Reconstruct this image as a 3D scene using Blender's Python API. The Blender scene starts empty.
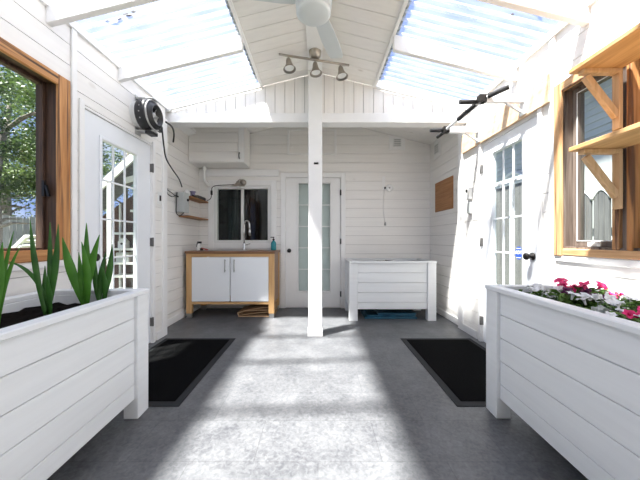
import bpy, bmesh, math, random
from mathutils import Vector, Matrix
random.seed(7)
R = math.radians
scene = bpy.context.scene
COL = scene.collection

# ------------------------------------------------------------------ camera, world, sun, exposure
EYE = 1.05
cam_data = bpy.data.cameras.new('camera')
cam = bpy.data.objects.new('camera', cam_data)
COL.objects.link(cam)
cam.location = (0, 0, EYE)
cam.rotation_euler = (R(90), 0, 0)
cam_data.sensor_fit = 'HORIZONTAL'
cam_data.sensor_width = 36
cam_data.lens = 36 * 282 / 640
cam_data.shift_x = 2 / 640
cam_data.clip_start = 0.02
scene.camera = cam

scene.view_settings.view_transform = 'Standard'
scene.view_settings.look = 'None'
scene.view_settings.gamma = 1
scene.view_settings.use_curve_mapping = False
scene.view_settings.exposure = 1.18

SKY = 0.52
world = bpy.data.worlds.new('sky')
scene.world = world
world.use_nodes = True
wn, wl = world.node_tree.nodes, world.node_tree.links
wn.clear()
wo = wn.new('ShaderNodeOutputWorld'); wb = wn.new('ShaderNodeBackground')
wtc = wn.new('ShaderNodeTexCoord')
wno = wn.new('ShaderNodeTexNoise'); wno.inputs['Scale'].default_value = 3.2; wno.inputs['Detail'].default_value = 6
wr = wn.new('ShaderNodeValToRGB')
wr.color_ramp.elements[0].position = 0.50; wr.color_ramp.elements[0].color = (0.35, 0.48, 0.92, 1)
wr.color_ramp.elements[1].position = 0.74; wr.color_ramp.elements[1].color = (1.0, 1.0, 1.0, 1)
wl.new(wtc.outputs['Generated'], wno.inputs['Vector'])
wl.new(wno.outputs['Fac'], wr.inputs['Fac'])
wl.new(wr.outputs['Color'], wb.inputs['Color'])
wb.inputs['Strength'].default_value = SKY
wl.new(wb.outputs[0], wo.inputs[0])

sun_d = bpy.data.lights.new('sun', 'SUN')
sun = bpy.data.objects.new('sun', sun_d)
COL.objects.link(sun)
sun_d.energy = 12.5
sun_d.angle = R(3.3)
sun_d.color = (1.0, 0.965, 0.90)
sun.location = (-4, -2, 9)
sun.rotation_euler = Vector((0.39, 0.26, -1.0)).to_track_quat('-Z', 'Y').to_euler()

# ------------------------------------------------------------------ materials
def new_mat(name):
    m = bpy.data.materials.new(name); m.use_nodes = True
    nt = m.node_tree
    b = nt.nodes['Principled BSDF']
    return m, nt, b

def mat(name, color, rough=0.6, metal=0.0, var=0.0, scale=(8, 8, 8), nscale=1.0, bump=0.0, detail=4, spec=None, color2=None):
    m, nt, b = new_mat(name)
    b.inputs['Roughness'].default_value = rough
    b.inputs['Metallic'].default_value = metal
    if spec is not None: b.inputs['Specular IOR Level'].default_value = spec
    c = (*color, 1)
    b.inputs['Base Color'].default_value = c
    tc = nt.nodes.new('ShaderNodeTexCoord'); mp = nt.nodes.new('ShaderNodeMapping')
    mp.inputs['Scale'].default_value = scale
    no = nt.nodes.new('ShaderNodeTexNoise'); no.inputs['Scale'].default_value = nscale; no.inputs['Detail'].default_value = detail
    nt.links.new(tc.outputs['Object'], mp.inputs['Vector']); nt.links.new(mp.outputs[0], no.inputs['Vector'])
    ra = nt.nodes.new('ShaderNodeValToRGB')
    lo = color2 if color2 else tuple(x * (1 - var) for x in color)
    ra.color_ramp.elements[0].position = 0.33; ra.color_ramp.elements[0].color = (*lo, 1)
    ra.color_ramp.elements[1].position = 0.62; ra.color_ramp.elements[1].color = c
    nt.links.new(no.outputs['Fac'], ra.inputs['Fac'])
    if var or color2: nt.links.new(ra.outputs['Color'], b.inputs['Base Color'])
    if bump:
        bp = nt.nodes.new('ShaderNodeBump'); bp.inputs['Strength'].default_value = bump; bp.inputs['Distance'].default_value = 0.004
        nt.links.new(no.outputs['Fac'], bp.inputs['Height']); nt.links.new(bp.outputs[0], b.inputs['Normal'])
    return m

def wood(name, light, dark, axis='y', rough=0.6, stain=None, contrast=(0.3, 0.7), knots=0.0):
    m, nt, b = new_mat(name)
    b.inputs['Roughness'].default_value = rough
    s = {'x': (1.2, 22, 22), 'y': (22, 1.2, 22), 'z': (22, 22, 1.2)}[axis]
    tc = nt.nodes.new('ShaderNodeTexCoord'); mp = nt.nodes.new('ShaderNodeMapping'); mp.inputs['Scale'].default_value = s
    no = nt.nodes.new('ShaderNodeTexNoise'); no.inputs['Scale'].default_value = 2.2; no.inputs['Detail'].default_value = 6
    no.inputs['Distortion'].default_value = 0.6
    nt.links.new(tc.outputs['Object'], mp.inputs['Vector']); nt.links.new(mp.outputs[0], no.inputs['Vector'])
    ra = nt.nodes.new('ShaderNodeValToRGB')
    ra.color_ramp.elements[0].position = contrast[0]; ra.color_ramp.elements[0].color = (*dark, 1)
    ra.color_ramp.elements[1].position = contrast[1]; ra.color_ramp.elements[1].color = (*light, 1)
    nt.links.new(no.outputs['Fac'], ra.inputs['Fac'])
    out = ra.outputs['Color']
    if stain:
        n2 = nt.nodes.new('ShaderNodeTexNoise'); n2.inputs['Scale'].default_value = 20; n2.inputs['Detail'].default_value = 3
        mp2 = nt.nodes.new('ShaderNodeMapping')
        mp2.inputs['Scale'].default_value = {'x': (.05, 1.6, 1.6), 'y': (1.6, .05, 1.6), 'z': (1.6, 1.6, .05)}[axis]
        nt.links.new(tc.outputs['Object'], mp2.inputs['Vector']); nt.links.new(mp2.outputs[0], n2.inputs['Vector'])
        r2 = nt.nodes.new('ShaderNodeValToRGB')
        r2.color_ramp.elements[0].position = 0.55; r2.color_ramp.elements[0].color = (0, 0, 0, 1)
        r2.color_ramp.elements[1].position = 0.64; r2.color_ramp.elements[1].color = (1, 1, 1, 1)
        nt.links.new(n2.outputs['Fac'], r2.inputs['Fac'])
        mx = nt.nodes.new('ShaderNodeMix'); mx.data_type = 'RGBA'
        nt.links.new(r2.outputs['Color'], mx.inputs['Factor']); nt.links.new(out, mx.inputs['A'])
        mx.inputs['B'].default_value = (*stain, 1)
        out = mx.outputs['Result']
    nt.links.new(out, b.inputs['Base Color'])
    bp = nt.nodes.new('ShaderNodeBump'); bp.inputs['Strength'].default_value = 0.25; bp.inputs['Distance'].default_value = 0.003
    nt.links.new(no.outputs['Fac'], bp.inputs['Height']); nt.links.new(bp.outputs[0], b.inputs['Normal'])
    return m

def painted(name, color, axis='y', rough=0.45, knots=0.12):
    # painted boards: faint grain and a few knots ghosting through
    m, nt, b = new_mat(name)
    b.inputs['Roughness'].default_value = rough
    tc = nt.nodes.new('ShaderNodeTexCoord'); mp = nt.nodes.new('ShaderNodeMapping')
    mp.inputs['Scale'].default_value = {'x': (1.5, 30, 30), 'y': (30, 1.5, 30), 'z': (30, 30, 1.5)}[axis]
    no = nt.nodes.new('ShaderNodeTexNoise'); no.inputs['Scale'].default_value = 1.0; no.inputs['Detail'].default_value = 3
    nt.links.new(tc.outputs['Object'], mp.inputs['Vector']); nt.links.new(mp.outputs[0], no.inputs['Vector'])
    vo = nt.nodes.new('ShaderNodeTexVoronoi'); vo.inputs['Scale'].default_value = 2.6
    mp2 = nt.nodes.new('ShaderNodeMapping')
    mp2.inputs['Scale'].default_value = {'x': (.6, 1.3, 1.3), 'y': (1.3, .6, 1.3), 'z': (1.3, 1.3, .6)}[axis]
    nt.links.new(tc.outputs['Object'], mp2.inputs['Vector']); nt.links.new(mp2.outputs[0], vo.inputs['Vector'])
    r1 = nt.nodes.new('ShaderNodeValToRGB')
    r1.color_ramp.elements[0].position = 0.3; r1.color_ramp.elements[0].color = (*[x * 0.95 for x in color], 1)
    r1.color_ramp.elements[1].position = 0.65; r1.color_ramp.elements[1].color = (*color, 1)
    nt.links.new(no.outputs['Fac'], r1.inputs['Fac'])
    r2 = nt.nodes.new('ShaderNodeValToRGB')
    r2.color_ramp.elements[0].position = 0.035; r2.color_ramp.elements[0].color = (knots * 2.2,) * 3 + (1,)
    r2.color_ramp.elements[1].position = 0.075; r2.color_ramp.elements[1].color = (0, 0, 0, 1)
    nt.links.new(vo.outputs['Distance'], r2.inputs['Fac'])
    mx = nt.nodes.new('ShaderNodeMix'); mx.data_type = 'RGBA'
    nt.links.new(r2.outputs['Color'], mx.inputs['Factor']); nt.links.new(r1.outputs['Color'], mx.inputs['A'])
    mx.inputs['B'].default_value = (0.42, 0.36, 0.30, 1)
    nt.links.new(mx.outputs['Result'], b.inputs['Base Color'])
    bp = nt.nodes.new('ShaderNodeBump'); bp.inputs['Strength'].default_value = 0.12; bp.inputs['Distance'].default_value = 0.002
    nt.links.new(no.outputs['Fac'], bp.inputs['Height']); nt.links.new(bp.outputs[0], b.inputs['Normal'])
    return m

def glass_mat(name, tint=(0.95, 0.98, 0.97), refl=1.0):
    m = bpy.data.materials.new(name); m.use_nodes = True
    nt = m.node_tree; nt.nodes.clear()
    o = nt.nodes.new('ShaderNodeOutputMaterial')
    t = nt.nodes.new('ShaderNodeBsdfTransparent'); t.inputs['Color'].default_value = (*tint, 1)
    g = nt.nodes.new('ShaderNodeBsdfGlossy'); g.inputs['Roughness'].default_value = 0.02
    g.inputs['Color'].default_value = (refl, refl, refl, 1)
    f = nt.nodes.new('ShaderNodeFresnel'); f.inputs['IOR'].default_value = 1.5
    mx = nt.nodes.new('ShaderNodeMixShader')
    ge = nt.nodes.new('ShaderNodeNewGeometry'); mr = nt.nodes.new('ShaderNodeMapRange')   # same reflectance at both faces of the pane
    mr.inputs['To Min'].default_value = 1.5; mr.inputs['To Max'].default_value = 1 / 1.5
    nt.links.new(ge.outputs['Backfacing'], mr.inputs['Value']); nt.links.new(mr.outputs[0], f.inputs['IOR'])
    nt.links.new(f.outputs[0], mx.inputs[0]); nt.links.new(t.outputs[0], mx.inputs[1]); nt.links.new(g.outputs[0], mx.inputs[2])
    nt.links.new(mx.outputs[0], o.inputs[0])
    return m

def poly_mat(name, milky, tint=(0.94, 0.97, 1.0)):
    m = bpy.data.materials.new(name); m.use_nodes = True
    nt = m.node_tree; nt.nodes.clear()
    o = nt.nodes.new('ShaderNodeOutputMaterial')
    t = nt.nodes.new('ShaderNodeBsdfTransparent'); t.inputs['Color'].default_value = (*tint, 1)
    d = nt.nodes.new('ShaderNodeBsdfTranslucent'); d.inputs['Color'].default_value = (0.92, 0.94, 0.96, 1)
    tc = nt.nodes.new('ShaderNodeTexCoord'); mp = nt.nodes.new('ShaderNodeMapping'); mp.inputs['Scale'].default_value = (2, 9, 1)
    no = nt.nodes.new('ShaderNodeTexNoise'); no.inputs['Scale'].default_value = 2.0; no.inputs['Detail'].default_value = 4
    nt.links.new(tc.outputs['Object'], mp.inputs[0]); nt.links.new(mp.outputs[0], no.inputs['Vector'])
    mr = nt.nodes.new('ShaderNodeMapRange'); mr.inputs['From Min'].default_value = 0.3; mr.inputs['From Max'].default_value = 0.7
    mr.inputs['To Min'].default_value = milky * 0.6; mr.inputs['To Max'].default_value = min(1, milky * 1.4)
    nt.links.new(no.outputs['Fac'], mr.inputs['Value'])
    mx = nt.nodes.new('ShaderNodeMixShader')
    nt.links.new(mr.outputs[0], mx.inputs[0]); nt.links.new(t.outputs[0], mx.inputs[1]); nt.links.new(d.outputs[0], mx.inputs[2])
    nt.links.new(mx.outputs[0], o.inputs[0])
    return m

def leaf_mat(name, c1, c2, scale=2.5):
    m = bpy.data.materials.new(name); m.use_nodes = True
    nt = m.node_tree; b = nt.nodes['Principled BSDF']; o = nt.nodes['Material Output']
    b.inputs['Roughness'].default_value = 0.45
    tc = nt.nodes.new('ShaderNodeTexCoord')
    no = nt.nodes.new('ShaderNodeTexNoise'); no.inputs['Scale'].default_value = scale; no.inputs['Detail'].default_value = 5
    nt.links.new(tc.outputs['Object'], no.inputs['Vector'])
    ra = nt.nodes.new('ShaderNodeValToRGB')
    ra.color_ramp.elements[0].position = 0.35; ra.color_ramp.elements[0].color = (*c1, 1)
    ra.color_ramp.elements[1].position = 0.65; ra.color_ramp.elements[1].color = (*c2, 1)
    nt.links.new(no.outputs['Fac'], ra.inputs['Fac']); nt.links.new(ra.outputs['Color'], b.inputs['Base Color'])
    tr = nt.nodes.new('ShaderNodeBsdfTranslucent'); nt.links.new(ra.outputs['Color'], tr.inputs['Color'])
    mx = nt.nodes.new('ShaderNodeMixShader'); mx.inputs[0].default_value = 0.3
    nt.links.new(b.outputs[0], mx.inputs[1]); nt.links.new(tr.outputs[0], mx.inputs[2]); nt.links.new(mx.outputs[0], o.inputs[0])
    return m

WHITE = (0.87, 0.845, 0.81)
M = {}
M['wall_y'] = painted('white_painted_boards', WHITE, 'y')
M['wall_x'] = painted('white_painted_boards_across', WHITE, 'x')
M['wall_z'] = painted('white_painted_upright_boards', WHITE, 'z')
M['trim'] = mat('white_trim_paint', (0.87, 0.86, 0.845), 0.4, var=0.03)
M['backer'] = mat('dark_gap_behind_boards', (0.46, 0.44, 0.42), 0.9, var=0.1)
M['ceil'] = painted('white_ceiling_boards', (0.85, 0.82, 0.78), 'x', knots=0.2)
M['door'] = mat('cool_white_door_paint', (0.83, 0.85, 0.88), 0.35, var=0.02)
M['door_warm'] = mat('white_door_paint', (0.85, 0.84, 0.82), 0.4, var=0.02)
M['planter'] = painted('pale_grey_white_planter_paint', (0.76, 0.775, 0.785), 'y', knots=0.06)
M['soil'] = mat('dark_soil', (0.010, 0.008, 0.007), 1.0, var=0.6, scale=(60, 60, 60), bump=1.0, spec=0.05)
M['glass'] = glass_mat('clear_glass', refl=0.4)
M['skin'] = poly_mat('clear_corrugated_plastic', 0.06)
M['rib'] = poly_mat('milky_plastic_rib', 0.35)
M['moss'] = mat('mottled_grey_flashing', (0.36, 0.36, 0.33), 0.9, color2=(0.10, 0.11, 0.08), scale=(30, 30, 30), bump=0.4)
M['rubber'] = mat('black_carpet_mat', (0.006, 0.006, 0.0065), 1.0, var=0.5, scale=(120, 120, 120), bump=0.8, spec=0.04)
M['rubber_edge'] = mat('charcoal_rubber_edge', (0.026, 0.027, 0.029), 0.8, var=0.1, spec=0.2)
M['black'] = mat('black_plastic', (0.015, 0.015, 0.017), 0.4, var=0.1)
M['foam'] = mat('black_foam_grip', (0.025, 0.025, 0.027), 0.8, var=0.2)
M['dark'] = mat('dark_bronze_metal', (0.03, 0.027, 0.025), 0.35, metal=0.6, var=0.1)
M['hinge'] = mat('aged_grey_hinge', (0.14, 0.135, 0.13), 0.5, metal=0.4, var=0.2)
M['steel'] = mat('brushed_steel', (0.55, 0.55, 0.54), 0.28, metal=1.0, var=0.08)
M['nickel'] = mat('brushed_nickel', (0.42, 0.38, 0.33), 0.3, metal=0.9, var=0.15)
M['chrome'] = mat('chrome', (0.72, 0.72, 0.72), 0.12, metal=1.0)
M['galv'] = mat('dull_grey_metal', (0.45, 0.45, 0.44), 0.45, metal=0.6, var=0.1)
M['white_metal'] = mat('white_powder_coat', (0.80, 0.80, 0.80), 0.35)
M['white_plastic'] = mat('white_plastic', (0.78, 0.78, 0.76), 0.4)
M['grey_plastic'] = mat('pale_grey_plastic', (0.52, 0.54, 0.53), 0.5, var=0.05)
M['fan_white'] = mat('white_fan_enamel', (0.62, 0.65, 0.66), 0.4, var=0.03)
OR_L, OR_D = (0.66, 0.34, 0.13), (0.36, 0.14, 0.04)
M['frame_y'] = wood('weathered_orange_pine_along', OR_L, OR_D, 'y', stain=(0.06, 0.03, 0.018))
M['frame_z'] = wood('weathered_orange_pine_upright', OR_L, OR_D, 'z', stain=(0.16, 0.07, 0.03))
M['bleach_z'] = wood('sun_bleached_pine_upright', (0.72, 0.46, 0.24), (0.42, 0.20, 0.08), 'z', stain=(0.13, 0.055, 0.025))
M['bleach_y'] = wood('sun_bleached_pine_along', (0.72, 0.46, 0.24), (0.42, 0.20, 0.08), 'y', stain=(0.20, 0.10, 0.05))
M['jamb'] = wood('dark_brown_stained_jamb', (0.10, 0.05, 0.03), (0.035, 0.018, 0.012), 'z')
M['jamb_grey'] = wood('grey_brown_weathered_jamb', (0.24, 0.19, 0.155), (0.10, 0.07, 0.055), 'z', stain=(0.06, 0.04, 0.03))
M['shelf_pine'] = wood('raw_pine_shelf', (0.70, 0.42, 0.19), (0.50, 0.26, 0.10), 'y')
M['brace_pine'] = wood('raw_pine_brace', (0.72, 0.48, 0.27), (0.55, 0.33, 0.15), 'z')
M['ply'] = mat('plywood_face', (0.72, 0.53, 0.36), 0.7, color2=(0.58, 0.39, 0.24), scale=(10, 4, 14), nscale=2)
M['ply_dark'] = wood('stained_plywood_patch', (0.44, 0.21, 0.08), (0.28, 0.11, 0.035), 'y')
M['birch'] = wood('honey_birch', (0.66, 0.41, 0.19), (0.54, 0.31, 0.13), 'z', rough=0.4)
M['birch_x'] = wood('honey_birch_rail', (0.66, 0.41, 0.19), (0.54, 0.31, 0.13), 'x', rough=0.4)
M['worktop'] = wood('oiled_brown_worktop', (0.30, 0.15, 0.065), (0.13, 0.06, 0.028), 'x', rough=0.35)
M['cab_white'] = mat('white_laminate', (0.82, 0.84, 0.86), 0.25)
M['shelf_brown'] = wood('brown_pine_shelf', (0.40, 0.20, 0.08), (0.22, 0.09, 0.035), 'y')
M['leaf'] = leaf_mat('sword_leaf_green', (0.045, 0.19, 0.012), (0.13, 0.38, 0.04), 4)
M['leaf_dark'] = leaf_mat('sword_leaf_dark_green', (0.022, 0.10, 0.014), (0.08, 0.25, 0.04), 5)
M['pet_leaf'] = leaf_mat('petunia_leaf_green', (0.05, 0.13, 0.02), (0.20, 0.34, 0.07), 12)
M['tree_leaf'] = leaf_mat('tree_leaf_green', (0.012, 0.032, 0.010), (0.085, 0.135, 0.035), 1.4)
M['tree_leaf2'] = leaf_mat('tree_leaf_bright', (0.022, 0.050, 0.014), (0.14, 0.20, 0.055), 1.2)
M['bark'] = mat('grey_brown_bark', (0.22, 0.19, 0.16), 0.9, var=0.6, scale=(14, 14, 4), bump=1)
M['magenta'] = mat('magenta_petal', (0.80, 0.02, 0.17), 0.5, var=0.25, scale=(40, 40, 40))
M['purple'] = mat('dark_purple_petal', (0.10, 0.006, 0.06), 0.5, var=0.3, scale=(40, 40, 40))
M['white_petal'] = mat('white_petal', (0.85, 0.85, 0.84), 0.5, var=0.06, scale=(40, 40, 40))
M['blue'] = mat('blue_sign', (0.02, 0.07, 0.34), 0.4)
M['teal'] = mat('teal_liquid_soap', (0.02, 0.25, 0.30), 0.2)
M['tarp'] = mat('dark_teal_plastic_sheet', (0.015, 0.10, 0.17), 0.35, var=0.3)
M['card'] = mat('brown_cardboard', (0.46, 0.30, 0.17), 0.8, var=0.2)
M['lilac'] = mat('lilac_grey_plastic', (0.30, 0.26, 0.40), 0.5, var=0.2)
M['blind'] = mat('pale_green_grey_blind', (0.74, 0.77, 0.75), 0.7, var=0.05)
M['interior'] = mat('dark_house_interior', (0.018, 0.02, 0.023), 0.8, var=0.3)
M['curtain'] = mat('dark_red_brown_curtain', (0.035, 0.016, 0.013), 0.9, var=0.3)
M['grey_cloth'] = mat('blue_grey_curtain', (0.05, 0.065, 0.07), 0.9, var=0.2)
M['fence'] = wood('silver_grey_fence', (0.42, 0.42, 0.42), (0.26, 0.26, 0.26), 'z')
M['fence_dark'] = wood('dark_grey_weathered_fence', (0.17, 0.17, 0.165), (0.10, 0.10, 0.10), 'z')
M['pale_post'] = mat('pale_blue_grey_paint', (0.42, 0.46, 0.48), 0.6, var=0.05)
M['siding'] = mat('pale_grey_house_siding', (0.50, 0.53, 0.52), 0.6, var=0.04)
M['roof'] = mat('grey_roof_shingle', (0.22, 0.22, 0.23), 0.9, var=0.4, scale=(20, 20, 20))
M['ground'] = mat('grass_and_dirt', (0.12, 0.16, 0.06), 0.95, color2=(0.16, 0.13, 0.09), scale=(2, 2, 2))
M['shed'] = wood('dark_brown_shed_boards', (0.13, 0.065, 0.045), (0.06, 0.032, 0.025), 'z')
M['red'] = mat('faded_red_plastic', (0.45, 0.09, 0.08), 0.6)
M['plug'] = mat('black_rubber_cord', (0.014, 0.014, 0.015), 0.5)

# vinyl floor: mottled slate grey, faint plank seams
def floor_mat():
    m, nt, b = new_mat('slate_grey_vinyl')
    tc = nt.nodes.new('ShaderNodeTexCoord')
    n1 = nt.nodes.new('ShaderNodeTexNoise'); n1.inputs['Scale'].default_value = 5; n1.inputs['Detail'].default_value = 9; n1.inputs['Roughness'].default_value = 0.68
    n2 = nt.nodes.new('ShaderNodeTexNoise'); n2.inputs['Scale'].default_value = 48; n2.inputs['Detail'].default_value = 7; n2.inputs['Distortion'].default_value = 0.8
    nt.links.new(tc.outputs['Object'], n1.inputs['Vector']); nt.links.new(tc.outputs['Object'], n2.inputs['Vector'])
    mxn = nt.nodes.new('ShaderNodeMath'); mxn.operation = 'MULTIPLY_ADD'; mxn.inputs[1].default_value = 0.45
    nt.links.new(n2.outputs['Fac'], mxn.inputs[0])
    sc = nt.nodes.new('ShaderNodeMath'); sc.operation = 'MULTIPLY'; sc.inputs[1].default_value = 0.55
    nt.links.new(n1.outputs['Fac'], sc.inputs[0]); nt.links.new(sc.outputs[0], mxn.inputs[2])
    ra = nt.nodes.new('ShaderNodeValToRGB')
    ra.color_ramp.elements[0].position = 0.36; ra.color_ramp.elements[0].color = (0.064, 0.066, 0.073, 1)
    ra.color_ramp.elements[1].position = 0.64; ra.color_ramp.elements[1].color = (0.165, 0.168, 0.174, 1)
    nt.links.new(mxn.outputs[0], ra.inputs['Fac'])
    br = nt.nodes.new('ShaderNodeTexBrick'); br.inputs['Scale'].default_value = 1.0
    br.inputs['Brick Width'].default_value = 0.61; br.inputs['Row Height'].default_value = 0.305
    br.inputs['Mortar Size'].default_value = 0.0025; br.inputs['Mortar Smooth'].default_value = 0.3
    br.inputs['Color1'].default_value = (1, 1, 1, 1); br.inputs['Color2'].default_value = (0.92, 0.92, 0.92, 1); br.inputs['Mortar'].default_value = (0.75, 0.75, 0.75, 1)
    nt.links.new(tc.outputs['Object'], br.inputs['Vector'])
    mu = nt.nodes.new('ShaderNodeMix'); mu.data_type = 'RGBA'; mu.blend_type = 'MULTIPLY'; mu.inputs['Factor'].default_value = 1
    nt.links.new(ra.outputs['Color'], mu.inputs['A']); nt.links.new(br.outputs['Color'], mu.inputs['B'])
    nt.links.new(mu.outputs['Result'], b.inputs['Base Color'])
    rr = nt.nodes.new('ShaderNodeMapRange'); rr.inputs['To Min'].default_value = 0.34; rr.inputs['To Max'].default_value = 0.52
    nt.links.new(n2.outputs['Fac'], rr.inputs['Value']); nt.links.new(rr.outputs[0], b.inputs['Roughness'])
    bp = nt.nodes.new('ShaderNodeBump'); bp.inputs['Strength'].default_value = 0.1; bp.inputs['Distance'].default_value = 0.002
    nt.links.new(mxn.outputs[0], bp.inputs['Height']); nt.links.new(bp.outputs[0], b.inputs['Normal'])
    return m
M['floor'] = floor_mat()

# ------------------------------------------------------------------ mesh helpers
class MB:
    def __init__(s): s.v = []; s.f = []; s.mi = []; s.sm = []
    def add(s, verts, faces, mi=0, smooth=False):
        n = len(s.v); s.v += [tuple(p) for p in verts]
        for f in faces: s.f.append([i + n for i in f]); s.mi.append(mi); s.sm.append(smooth)
        return s
    def box(s, x0, x1, y0, y1, z0, z1, mi=0):
        x0, x1 = sorted((x0, x1)); y0, y1 = sorted((y0, y1)); z0, z1 = sorted((z0, z1))
        v = [(x0, y0, z0), (x1, y0, z0), (x1, y1, z0), (x0, y1, z0), (x0, y0, z1), (x1, y0, z1), (x1, y1, z1), (x0, y1, z1)]
        f = [(0, 3, 2, 1), (4, 5, 6, 7), (0, 1, 5, 4), (1, 2, 6, 5), (2, 3, 7, 6), (3, 0, 4, 7)]
        return s.add(v, f, mi)
    def bar(s, a, b, w, h, up=(0, 0, 1), mi=0):
        a, b = Vector(a), Vector(b); d = (b - a).normalized(); u = Vector(up)
        r = d.cross(u).normalized(); u = r.cross(d).normalized()
        v = []
        for p in (a, b):
            for sx, sz in ((-1, -1), (1, -1), (1, 1), (-1, 1)): v.append(p + r * sx * w / 2 + u * sz * h / 2)
        f = [(0, 3, 2, 1), (4, 5, 6, 7), (0, 1, 5, 4), (1, 2, 6, 5), (2, 3, 7, 6), (3, 0, 4, 7)]
        f = [tuple(reversed(q)) for q in f]
        return s.add(v, f, mi)
    def prism(s, poly, d0, d1, axis='y', mi=0):
        # poly: list of 2-D points; axis = extrusion axis
        def P(p, d):
            return {'x': (d, p[0], p[1]), 'y': (p[0], d, p[1]), 'z': (p[0], p[1], d)}[axis]
        n = len(poly)
        v = [P(p, d0) for p in poly] + [P(p, d1) for p in poly]
        f = [tuple(range(n)), tuple(reversed(range(n, 2 * n)))]
        for i in range(n): f.append((i, i + n, (i + 1) % n + n, (i + 1) % n))
        return s.add(v, f, mi)
    def tube(s, pts, r, n=10, mi=0, cap=True):
        pts = [Vector(p) for p in pts]; m = len(pts)
        rs = r if isinstance(r, (list, tuple)) else [r] * m
        verts = []; prev = None
        for i, p in enumerate(pts):
            t = (pts[min(i + 1, m - 1)] - pts[max(i - 1, 0)]).normalized()
            if prev is None:
                a = Vector((0, 0, 1)) if abs(t.z) < 0.9 else Vector((1, 0, 0))
                u = t.cross(a).normalized()
            else:
                u = (prev - t * prev.dot(t)).normalized()
            prev = u; w = t.cross(u)
            for k in range(n):
                an = 2 * math.pi * k / n
                verts.append(p + (u * math.cos(an) + w * math.sin(an)) * rs[i])
        f = []
        for i in range(m - 1):
            for k in range(n):
                f.append((i * n + k, i * n + (k + 1) % n, (i + 1) * n + (k + 1) % n, (i + 1) * n + k))
        s.add(verts, f, mi, True)
        if cap:
            b = len(s.v) - len(verts)
            s.f.append([b + k for k in reversed(range(n))]); s.mi.append(mi); s.sm.append(False)
            s.f.append([b + (m - 1) * n + k for k in range(n)]); s.mi.append(mi); s.sm.append(False)
        return s
    def lathe(s, prof, org=(0, 0, 0), axis=(0, 0, 1), n=24, mi=0, smooth=True):
        # prof: list of (radius, distance along the axis)
        a = Vector(axis).normalized(); h = Vector((0, 0, 1)) if abs(a.z) < 0.9 else Vector((1, 0, 0))
        u = a.cross(h).normalized(); w = a.cross(u); o = Vector(org)
        v = []
        for r, d in prof:
            for k in range(n):
                an = 2 * math.pi * k / n
                v.append(o + a * d + (u * math.cos(an) + w * math.sin(an)) * max(r, 1e-4))
        f = []
        for i in range(len(prof) - 1):
            for k in range(n):
                f.append((i * n + k, i * n + (k + 1) % n, (i + 1) * n + (k + 1) % n, (i + 1) * n + k))
        return s.add(v, f, mi, smooth)

def world_origin(o):
    p = Vector((0, 0, 0))
    while o: p += o.location; o = o.parent
    return p

def build(name, mb, material, parent=None, bevel=0.0, seg=1, subsurf=0, fix=True):
    me = bpy.data.meshes.new(name)
    if parent is None:
        xs = [v[0] for v in mb.v]; ys = [v[1] for v in mb.v]; zs = [v[2] for v in mb.v]
        org = Vector(((min(xs) + max(xs)) / 2, (min(ys) + max(ys)) / 2, min(zs)))
    else:
        org = world_origin(parent)
    me.from_pydata([Vector(v) - org for v in mb.v], [], mb.f)
    ms = material if isinstance(material, (list, tuple)) else [material]
    for m in ms: me.materials.append(m)
    me.polygons.foreach_set('material_index', mb.mi)
    me.polygons.foreach_set('use_smooth', mb.sm)
    if fix and len(mb.f) < 6000:
        b = bmesh.new(); b.from_mesh(me); bmesh.ops.recalc_face_normals(b, faces=b.faces); b.to_mesh(me); b.free()
    me.update()
    o = bpy.data.objects.new(name, me); COL.objects.link(o)
    if parent is None: o.location = org
    else: o.parent = parent
    if bevel:
        md = o.modifiers.new('bevel', 'BEVEL'); md.width = bevel; md.segments = seg; md.limit_method = 'ANGLE'; md.angle_limit = R(40)
    if subsurf:
        md = o.modifiers.new('subsurf', 'SUBSURF'); md.levels = subsurf; md.render_levels = subsurf
    return o

def tag(o, label, cat, group=None, kind=None):
    o['label'] = label; o['category'] = cat
    if group: o['group'] = group
    if kind: o['kind'] = kind
    return o
def thing(name, label, cat, loc, group=None, kind=None):
    o = bpy.data.objects.new(name, None); COL.objects.link(o); o.location = loc; o.empty_display_size = 0.1
    return tag(o, label, cat, group, kind)
def structure(name, mb, m, label, cat, bevel=0.0):
    return tag(build(name, mb, m, bevel=bevel), label, cat, kind='structure')
def dup(root, loc, rz=0.0, label=None, scale=1.0):
    r = root.copy(); COL.objects.link(r); r.location = loc; r.rotation_euler = (0, 0, rz); r.scale = (scale,) * 3
    if label: r['label'] = label
    for ch in list(root.children):
        c = ch.copy(); COL.objects.link(c); c.parent = r
        for g in list(ch.children):
            d = g.copy(); COL.objects.link(d); d.parent = c
    return r

# ------------------------------------------------------------------ room dimensions (metres)
XL, XR = -1.69, 1.69          # side walls of the glazed room
AL, AR = -1.83, 1.73          # side walls of the covered alcove
YB = 4.35                     # rear wall of the alcove
YG = 3.20                     # crossbeam plane
YN = -1.70                    # wall behind the viewer
YJL, YJR = 3.12, 3.36         # where the side walls step back into the alcove
def roof_z(x): return 2.95 - 0.25 * abs(x)
XS = 0.64                     # upper edge of the skylights
RAFT = [-1.05, -0.35, 0.35, 1.05, 1.75, 2.38]

# ------------------------------------------------------------------ shiplap walls
def rects_minus(u0, u1, v0, v1, holes):
    us = sorted({u0, u1, *[min(max(h[i], u0), u1) for h in holes for i in (0, 1)]})
    out = []
    vs = sorted({v0, v1, *[min(max(h[i], v0), v1) for h in holes for i in (2, 3)]})
    for j in range(len(vs) - 1):
        run = None
        for i in range(len(us) - 1):
            cu, cv = (us[i] + us[i + 1]) / 2, (vs[j] + vs[j + 1]) / 2
            inside = any(h[0] < cu < h[1] and h[2] < cv < h[3] for h in holes)
            if inside:
                if run: out.append((*run, vs[j], vs[j + 1])); run = None
            else:
                run = (run[0], us[i + 1]) if run else (us[i], us[i + 1])
        if run: out.append((*run, vs[j], vs[j + 1]))
    return out

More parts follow.
